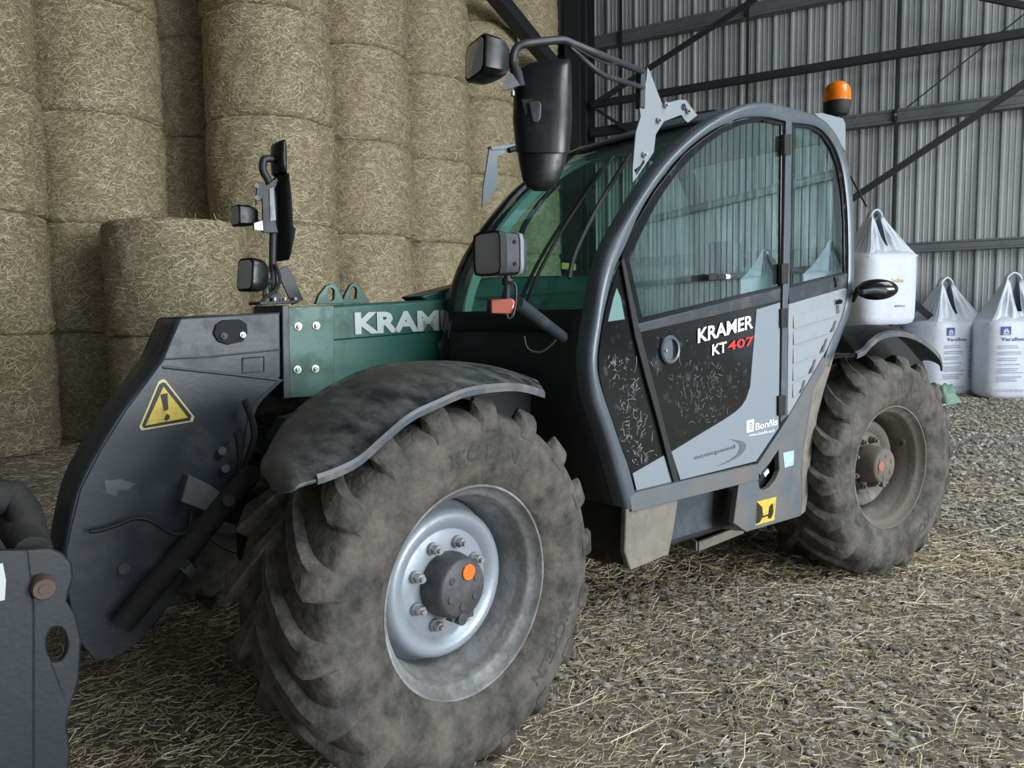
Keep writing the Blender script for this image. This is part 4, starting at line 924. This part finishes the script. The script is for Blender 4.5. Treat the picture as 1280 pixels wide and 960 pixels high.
# ---------------- boom
YG = 1.21; BW = .30
gt = [(357, 385), (418, 382), (545, 374)]
P0 = at(357, 385, YG); P1 = at(358.5, 497, YG); dirb = (at(545, 374, YG)-at(357, 384.5, YG)).normalized(); dirt = Vector((dirb.x, 0, dirb.z)).normalized()
Ptop = P0; up = Vector((0, 0, 1)); hgt = (P0-P1).z
boom = MB(); Q = []
for t, hh in ((0, hgt), (.2, hgt), (3.3, hgt*1.06)):
    a = Ptop+dirt*t; f1 = a-up*(hh*.40); b = a-up*hh
    Q.append([a+Vector((0, .012, 0)), a+Vector((0, 0, -.012)), f1+Vector((0, 0, .004)), f1+Vector((0, .006, -.004)), b+Vector((0, .006, .01)), b+Vector((0, .02, 0)), b+Vector((0, BW-.02, 0)), b+Vector((0, BW, .012)), a+Vector((0, BW, -.012)), a+Vector((0, BW-.012, 0))])
boom.grid(Q, closed=True); n0 = 0; boom.f += [tuple(range(10))[::-1], tuple(range(20, 30))]; boom.c += [.5, .5]
bo = obj('boom', boom, m_green, T, ang=30, bevel=.003)
ep = obj('boom_end_plate', MB().plate(pts([(356, 384), (418, 381.5), (418, 452), (416, 494.5), (358, 497.5)], YG-.007), (0, .008, 0)), m_green, bo, bevel=.003)
for x, y in ((373, 408), (395.5, 407), (372, 462), (394.5, 461)):
    p = at(x, y, YG-.012); obj('boom_bolt', MB().cyl(p+Vector((0, .006, 0)), p, .017, 20).cyl(p, p+Vector((0, -.010, 0)), .009, 6), m_steel, bo, ang=25)
col_ = MB().plate([P0+Vector((-.02, -.012, .012)), P0+Vector((.012, -.012, .012)), P1+Vector((.012, -.012, -.004)), P1+Vector((-.02, -.012, -.004))], (0, BW+.024, 0)); obj('boom_collar', col_, m_dgrey, bo, bevel=.004)
label_px('lettering', 'KRAMER', (444, 418), (592, 411), .098, YG-.004, m_greyish, bo, .044)
for L_ in ([(395, 380), (398, 370), (408, 357), (415, 354.5), (421, 358), (427, 369), (431, 379.5)], [(427, 379.5), (432, 367), (438, 356), (443, 353.5), (449, 358), (462, 378)]):
    cxs = 414 if L_[0][0] < 400 else 442
    hl = [(cxs+4.2*math.cos(a), (368 if cxs == 414 else 366.5)+(3.8 if math.sin(a) > 0 else -3.8)+4.2*math.sin(a)) for a in [k*PI/6 for k in range(12)]]
    obj('lifting_lug', MB().plate(pts(L_, YG+.05), (0, .022, 0), holes=[pts(hl, YG+.05)]), m_green, bo, bevel=.002)
# ---------------- boom head
YH = YG-.004; HW = .30
side = [(206, 400), (228, 397.5), (350, 391), (351, 470), (345, 482), (328, 497), (314, 512), (309, 530), (306, 560), (300, 590), (294, 620), (268, 668), (236, 716), (208, 762), (178, 800), (150, 820), (118, 826), (96, 800), (84, 740), (82, 690), (88, 660), (100, 612), (124, 565), (157, 512), (202, 452), (224, 400)]
side = side[1:]
hm = MB().plate(pts(side, YH), (0, .022, 0)).plate([p+Vector((0, HW-.0, 0)) for p in pts(side, YH)], (0, .022, 0))
head = obj('boom_head', hm, m_dgrey, T, bevel=.005)
fl_ = catmull(pts([(225, 399), (203, 452), (157, 512), (124, 565), (100, 612), (88, 660), (82, 700), (84, 745)], YH+.004), 4)
mb = MB().grid([[p+Vector((0, HW*k/3, 0)) for k in range(4)] for p in fl_]); obj('front_cover', mb, m_dgrey, head, ang=40, solid=.012, thin=True)
mb = MB().grid([[p+Vector((0, HW*k/3, 0)) for k in range(4)] for p in pts([(226, 398), (350, 392)], YH+.004)]); obj('top_cover', mb, m_dgrey, head, solid=.01, thin=True)
# pressed folds on the side plate
for L_, r in (([(204, 449), (260, 446), (350, 437)], .004), ([(203, 459), (260, 465), (349, 475)], .006)):
    obj('pressed_seam', MB().tube(pts(L_, YH), r, 8), m_dgrey, head)
edge = catmull(pts([(349, 474), (330, 492), (316, 508), (309, 530), (305, 560), (299, 592), (293, 622)], YH-.004), 4)
obj('flange_edge', MB().grid([[p, p+Vector((.016, -.012, 0)), p+Vector((.022, 0, 0)), p+Vector((.016, .02, 0))] for p in edge], closed=True), m_arch, head, ang=40)
rv = pts([(279, 400), (300, 399), (309, 405), (310, 417), (304, 427), (285, 431), (273, 427), (267, 417), (270, 406)], YH-.012); ov = obj('slotted_washer', MB().plate(rv, (0, .012, 0)), m_blackmat, head, bevel=.004)
for x, y, r, mt_ in ((279.5, 420, .014, m_gun), (303, 418.5, .012, m_steel)):
    p = at(x, y, YH-.012); obj('head_bolt', MB().cyl(p+Vector((0, .002, 0)), p+Vector((0, -.008, 0)), r, 16).cyl(p+Vector((0, -.008, 0)), p+Vector((0, -.015, 0)), r*.55, 6), mt_, head)
def tri_px(c, pts_, s): return [(c[0]+(x-c[0])*s, c[1]+(y-c[1])*s) for x, y in pts_]
tp = [(203, 474), (207, 475), (243, 521), (241, 527), (177, 538), (174, 534), (198, 477)]; cc = (208.5, 513)
plate('warning_sticker', tp, YH-.0025, .001, m_yellowb, head, bevel=0)
plate('warning_border', tri_px(cc, tp, .90), YH-.004, .001, m_print, head, bevel=0)
plate('warning_face', tri_px(cc, [(204, 480), (238, 523), (179, 534)], .90), YH-.0055, .001, m_yellow, head, bevel=0)
obj('exclamation_mark', MB().plate(pts([(200.5, 493), (209.5, 491.5), (210.5, 512), (205, 514)], YH-.007), (0, .001, 0)).cyl(at(208, 521.5, YH-.007), at(208, 521.5, YH-.006), .0125, 16), m_print, head)
obj('plate_rim', MB().tube(pts([(303, 448), (330, 446), (330, 464), (303, 466), (303, 448)], YH-.002), .003, 6), m_dgrey, head)
# hydraulics and fittings on the head
cyl = obj('hydraulic_cylinder', MB().cyl(at(310, 596, YH-.07), at(150, 782, YH-.07), .045, 24).cyl(at(232, 700, YH-.07), at(226, 708, YH-.07), .052, 24).cyl(at(312, 594, YH-.03), at(312, 594, YH-.11), .042, 24), m_inner, T, ang=35)
obj('cylinder_band', MB().cyl(at(238, 704, YH-.075), at(228, 714, YH-.075), .050, 20), m_girt, cyl)
obj('valve_block', MB().plate(pts([(236, 594), (262, 606), (278, 617), (270, 636), (262, 641), (226, 627)], YH-.07), (0, .07, 0)), mat('dusty_block', (.10, .11, .115), .7, dirt=MUD, amt=.4, dscale=20), head, bevel=.004)
for L_, r in (([(112, 665), (130, 662), (150, 655), (170, 648), (190, 652), (215, 667), (232, 665), (246, 648)], .008), ([(240, 640), (238, 660), (250, 672), (262, 655), (270, 640), (284, 625)], .009), ([(296, 540), (300, 570), (296, 600), (282, 628), (262, 660)], .012), ([(256, 640), (246, 668), (234, 690)], .012), ([(306, 500), (318, 540), (308, 580), (300, 610)], .014)):
    obj('hose', MB().tube(catmull(pts(L_, YH-.06), 5), r, 8), m_rubber, head)
obj('grease_mark', MB().plate(pts([(131, 601), (150, 599), (170, 605), (158, 613), (148, 612), (146, 621), (133, 616)], YH-.001), (0, .0008, 0)), m_girt, head)
for x, y in ((278, 564), (282, 586)):
    obj('grease_fitting', MB().cyl(at(x, y, YH), at(x, y, YH-.03), .018, 12), m_girt, head, bevel=.003)
obj('pivot_pin', MB().cyl(at(155, 711, YH+.004), at(155, 711, YH-.02), .02, 16), m_gun, head)
obj('pivot_pin', MB().cyl(at(286, 626, YH+.01), at(286, 626, YH-.13), .022, 16), m_gun, head)
# lower linkage inside the head
obj('tilt_link', MB().bar(at(120, 800, YH+.12), at(60, 700, YH+.05), .06, .12), m_inner, T, bevel=.01)

# ---------------- tool carrier at the front left
YC = .62
cs = pts([(-60, 690), (22, 688), (62, 686), (78, 692), (90, 704), (92, 722), (86, 742), (84, 752), (96, 772), (102, 800), (99, 850), (88, 885), (84, 905), (88, 940), (84, 985), (-60, 985)], YC)
hole = pts([(71+13*math.cos(a), 806+22*math.sin(a)) for a in [2*PI*k/20 for k in range(20)]], YC)
tcm = MB().plate(cs, (0, .03, 0), holes=[hole]); tc_ = obj('tool_carrier', tcm, m_carrier, T, bevel=.006)
obj('carrier_plate', MB().plate([p+Vector((0, 1.0, 0)) for p in cs], (0, .03, 0)), m_carrier, tc_, bevel=.006)
obj('carrier_frame', MB().plate(pts([(-60, 688), (36, 688), (44, 760), (44, 985), (-60, 985)], YC-.03), (0, .03, 0)), m_carrier, tc_, bevel=.008)
pb = at(52, 731, YC-.01); obj('carrier_pin', MB().lathe([(.0, -.055), (.014, -.055), (.016, -.04), (.010, -.04), (.012, -.052), (.028, -.052), (.032, -.045), (.032, 0)], pb, (0, 1, 0), 24), mat('rusty_pin', (.075, .05, .042), .6, dirt=(.12, .07, .05), amt=.4, dscale=40), tc_)
tb0 = at(8, 640, YC+.5); obj('carrier_tube', MB().cyl(at(40, 690, YC+.1), at(-16, 612, YC+.1)+Vector((0, 1.0, -.0)), .05, 24), m_inner, tc_)
obj('carrier_tube', MB().tube([at(-30, 622, YC+.30), at(18, 622, YC+.30), at(30, 640, YC+.26), at(42, 676, YC+.2), at(46, 694, YC+.1)], [.055, .055, .05, .045, .045], 20), m_inner, tc_, ang=50)
obj('white_label', MB().plate(pts([(-6, 706), (3.5, 704), (7.5, 725), (6, 750), (-4, 752)], YC-.032), (0, .001, 0)), m_greyish, tc_)
obj('cross_beam', MB().box(at(40, 900, YC)+Vector((-.10, .5, 0)), (.10, 1.0, .12)).box(at(30, 760, YC)+Vector((-.12, .5, 0)), (.08, 1.0, .10)), m_inner, tc_)

# ---------------- right-hand lamp post
YL = YG+.26; 
def LP(x, y, dy=0): return at(x, y, YL+dy)
pst = obj('lamp_post', MB().tube(catmull([LP(342, 368), LP(341, 320), LP(342, 250), LP(335, 225), LP(329, 214), LP(329, 203), LP(332, 199), LP(345, 199)], 5), .017, 12), m_gun, T)
obj('post_bracket', MB().plate([LP(*p, -.03) for p in ((321, 229), (329, 227), (333, 232), (346, 222), (348, 225), (342, 240), (343, 275), (348, 291), (329, 291), (328, 248), (320, 256))], (0, .012, 0)), m_gun, pst, bevel=.002)
obj('post_plate', MB().plate([LP(*p, -.035) for p in ((337, 236), (342, 234), (345, 275), (338, 276))], (0, .005, 0)), m_arch, pst)
for p in ((321.5, 232), (321.5, 247)):
    obj('bracket_bolt', MB().cyl(LP(*p, -.045), LP(*p, -.03), .010, 10), m_steel, pst)
obj('post_brace', MB().bar(LP(352, 335), LP(372, 378), .012, .06).bar(LP(341, 340), LP(344, 378), .012, .05), m_gun, pst, bevel=.002)
obj('post_foot', MB().plate([LP(*p, -.05) for p in ((325, 377), (374, 375), (374, 379), (325, 381))], (0, .14, 0)), m_gun, pst, bevel=.003)
for x in (343, 356, 369): obj('bracket_bolt', MB().cyl(LP(x, 377, -.02), LP(x, 372, -.02), .012, 10), m_steel, pst)
def slim(name, prof_, dy, mt_, par):
    mb = MB(); rows = []
    for (yy, xl, xr) in prof_:
        cx_ = (xl+xr)/2; hw = (xr-xl)/2
        rows.append([LP(cx_+hw*math.cos(a), yy)+Vector((0, dy*math.sin(a), 0)) for a in [2*PI*k/20 for k in range(20)]])
    mb.grid(rows, closed=True); n_ = len(mb.v); mb.f += [tuple(range(20))[::-1], tuple(range(n_-20, n_))]; mb.c += [.5, .5]; return obj(name, mb, mt_, par, ang=50)
mh = slim('mirror_head', ((178, 345, 351), (181, 342, 354), (195, 341, 355), (208, 342, 355), (216, 343, 355), (219, 348, 354)), .07, m_black, pst)
slim('mirror_shell', ((220, 348, 354), (228, 346, 356), (250, 347, 359), (285, 349, 361), (288, 349, 365), (300, 350, 362), (318, 350, 357), (326, 350, 353)), .09, m_blackmat, pst)
lamp('work_light', 308, 270.5, 27, 25, 3.42, .05, .0, pst); obj('lamp_bracket', MB().plate([LP(*p, -.05) for p in ((318, 279), (328, 276), (329, 288), (318, 287))], (0, .02, 0)), m_steel, pst)
lamp('work_light', 319, 345, 34, 40, 3.40, .22, .1, pst); obj('lamp_stem', MB().cyl(LP(322, 352, -.03), LP(340, 352), .014, 10).cyl(LP(331, 352, -.02), LP(331, 372, -.02), .010, 8), m_gun, pst)
obj('post_cable', MB().tube(catmull([LP(344, 330, -.03), LP(350, 348, -.04), LP(345, 362, -.04), LP(332, 372, -.04), LP(322, 384, -.04)], 5), .008, 8), m_rubber, pst)

# ---------------- chassis, right-hand body, axles
chs = obj('chassis', MB().box((1.5, 1.16, .58), (3.5, .50, .34)), m_inner, T, bevel=.02)
obj('cab_underbody', MB().box((1.5, .72, .52), (1.15, .86, .24)), m_inner, T, bevel=.02)
for x, nm in ((.0, 'front'), (2.831, 'rear')):
    obj('axle', MB().cyl((x, .25, .6), (x, 2.07, .6), .10, 20).cyl((x, .9, .6), (x, 1.42, .6), .2, 24).cyl((x, .16, .6), (x, .34, .6), .19, 24).cyl((x, 1.98, .6), (x, 2.16, .6), .19, 24), m_inner, T, ang=40)
obj('wheel_arch_liner', MB().plate([(.45, .50, .45), (.62, .50, .45), (.70, .50, 1.22), (-.20, .50, 1.08), (-.25, .50, 1.0), (.30, .50, 1.0)], (0, .5, 0)), m_blackmat, T)
hd_ = obj('engine_hood', MB().plate([(.95, 1.60, .95), (3.35, 1.60, .75), (3.45, 1.60, 1.20), (3.2, 1.60, 1.50), (2.2, 1.60, 1.56), (1.05, 1.60, 1.42), (.95, 1.60, 1.28)], (0, .60, 0)), m_green, T, bevel=.04)
obj('rear_body', MB().plate([(2.45, .50, .70), (3.45, .50, .75), (3.50, .50, 1.10), (3.30, .50, 1.28), (2.45, .50, 1.36)], (0, .66, 0)), m_black, T, bevel=.03)
obj('boom_tower', MB().plate([(2.55, YG-.04, .8), (3.35, YG-.04, .8), (3.45, YG-.04, 1.72), (3.0, YG-.04, 1.78), (2.7, YG-.04, 1.2)], (0, .03, 0)).plate([(2.55, YG+BW+.01, .8), (3.35, YG+BW+.01, .8), (3.45, YG+BW+.01, 1.72), (3.0, YG+BW+.01, 1.78), (2.7, YG+BW+.01, 1.2)], (0, .03, 0)), m_green, T, bevel=.006)
obj('raised_cover', MB().plate([(.75, YG+.06, 1.5), (2.4, YG+.06, 1.5), (2.4, YG+.06, 1.70), (1.1, YG+.06, 1.66), (.65, YG+.06, 1.56)], (0, .2, 0)), m_green, T, bevel=.01)

# ------------------------------------------------------------------ turn everything so the barn walls run along the world axes
RZ = Matrix.Rotation(-math.atan2(.3484, .9373), 4, 'Z')
bpy.context.view_layer.update()
for o in [x for x in C.objects if x.parent is None]: o.matrix_world = RZ @ o.matrix_world
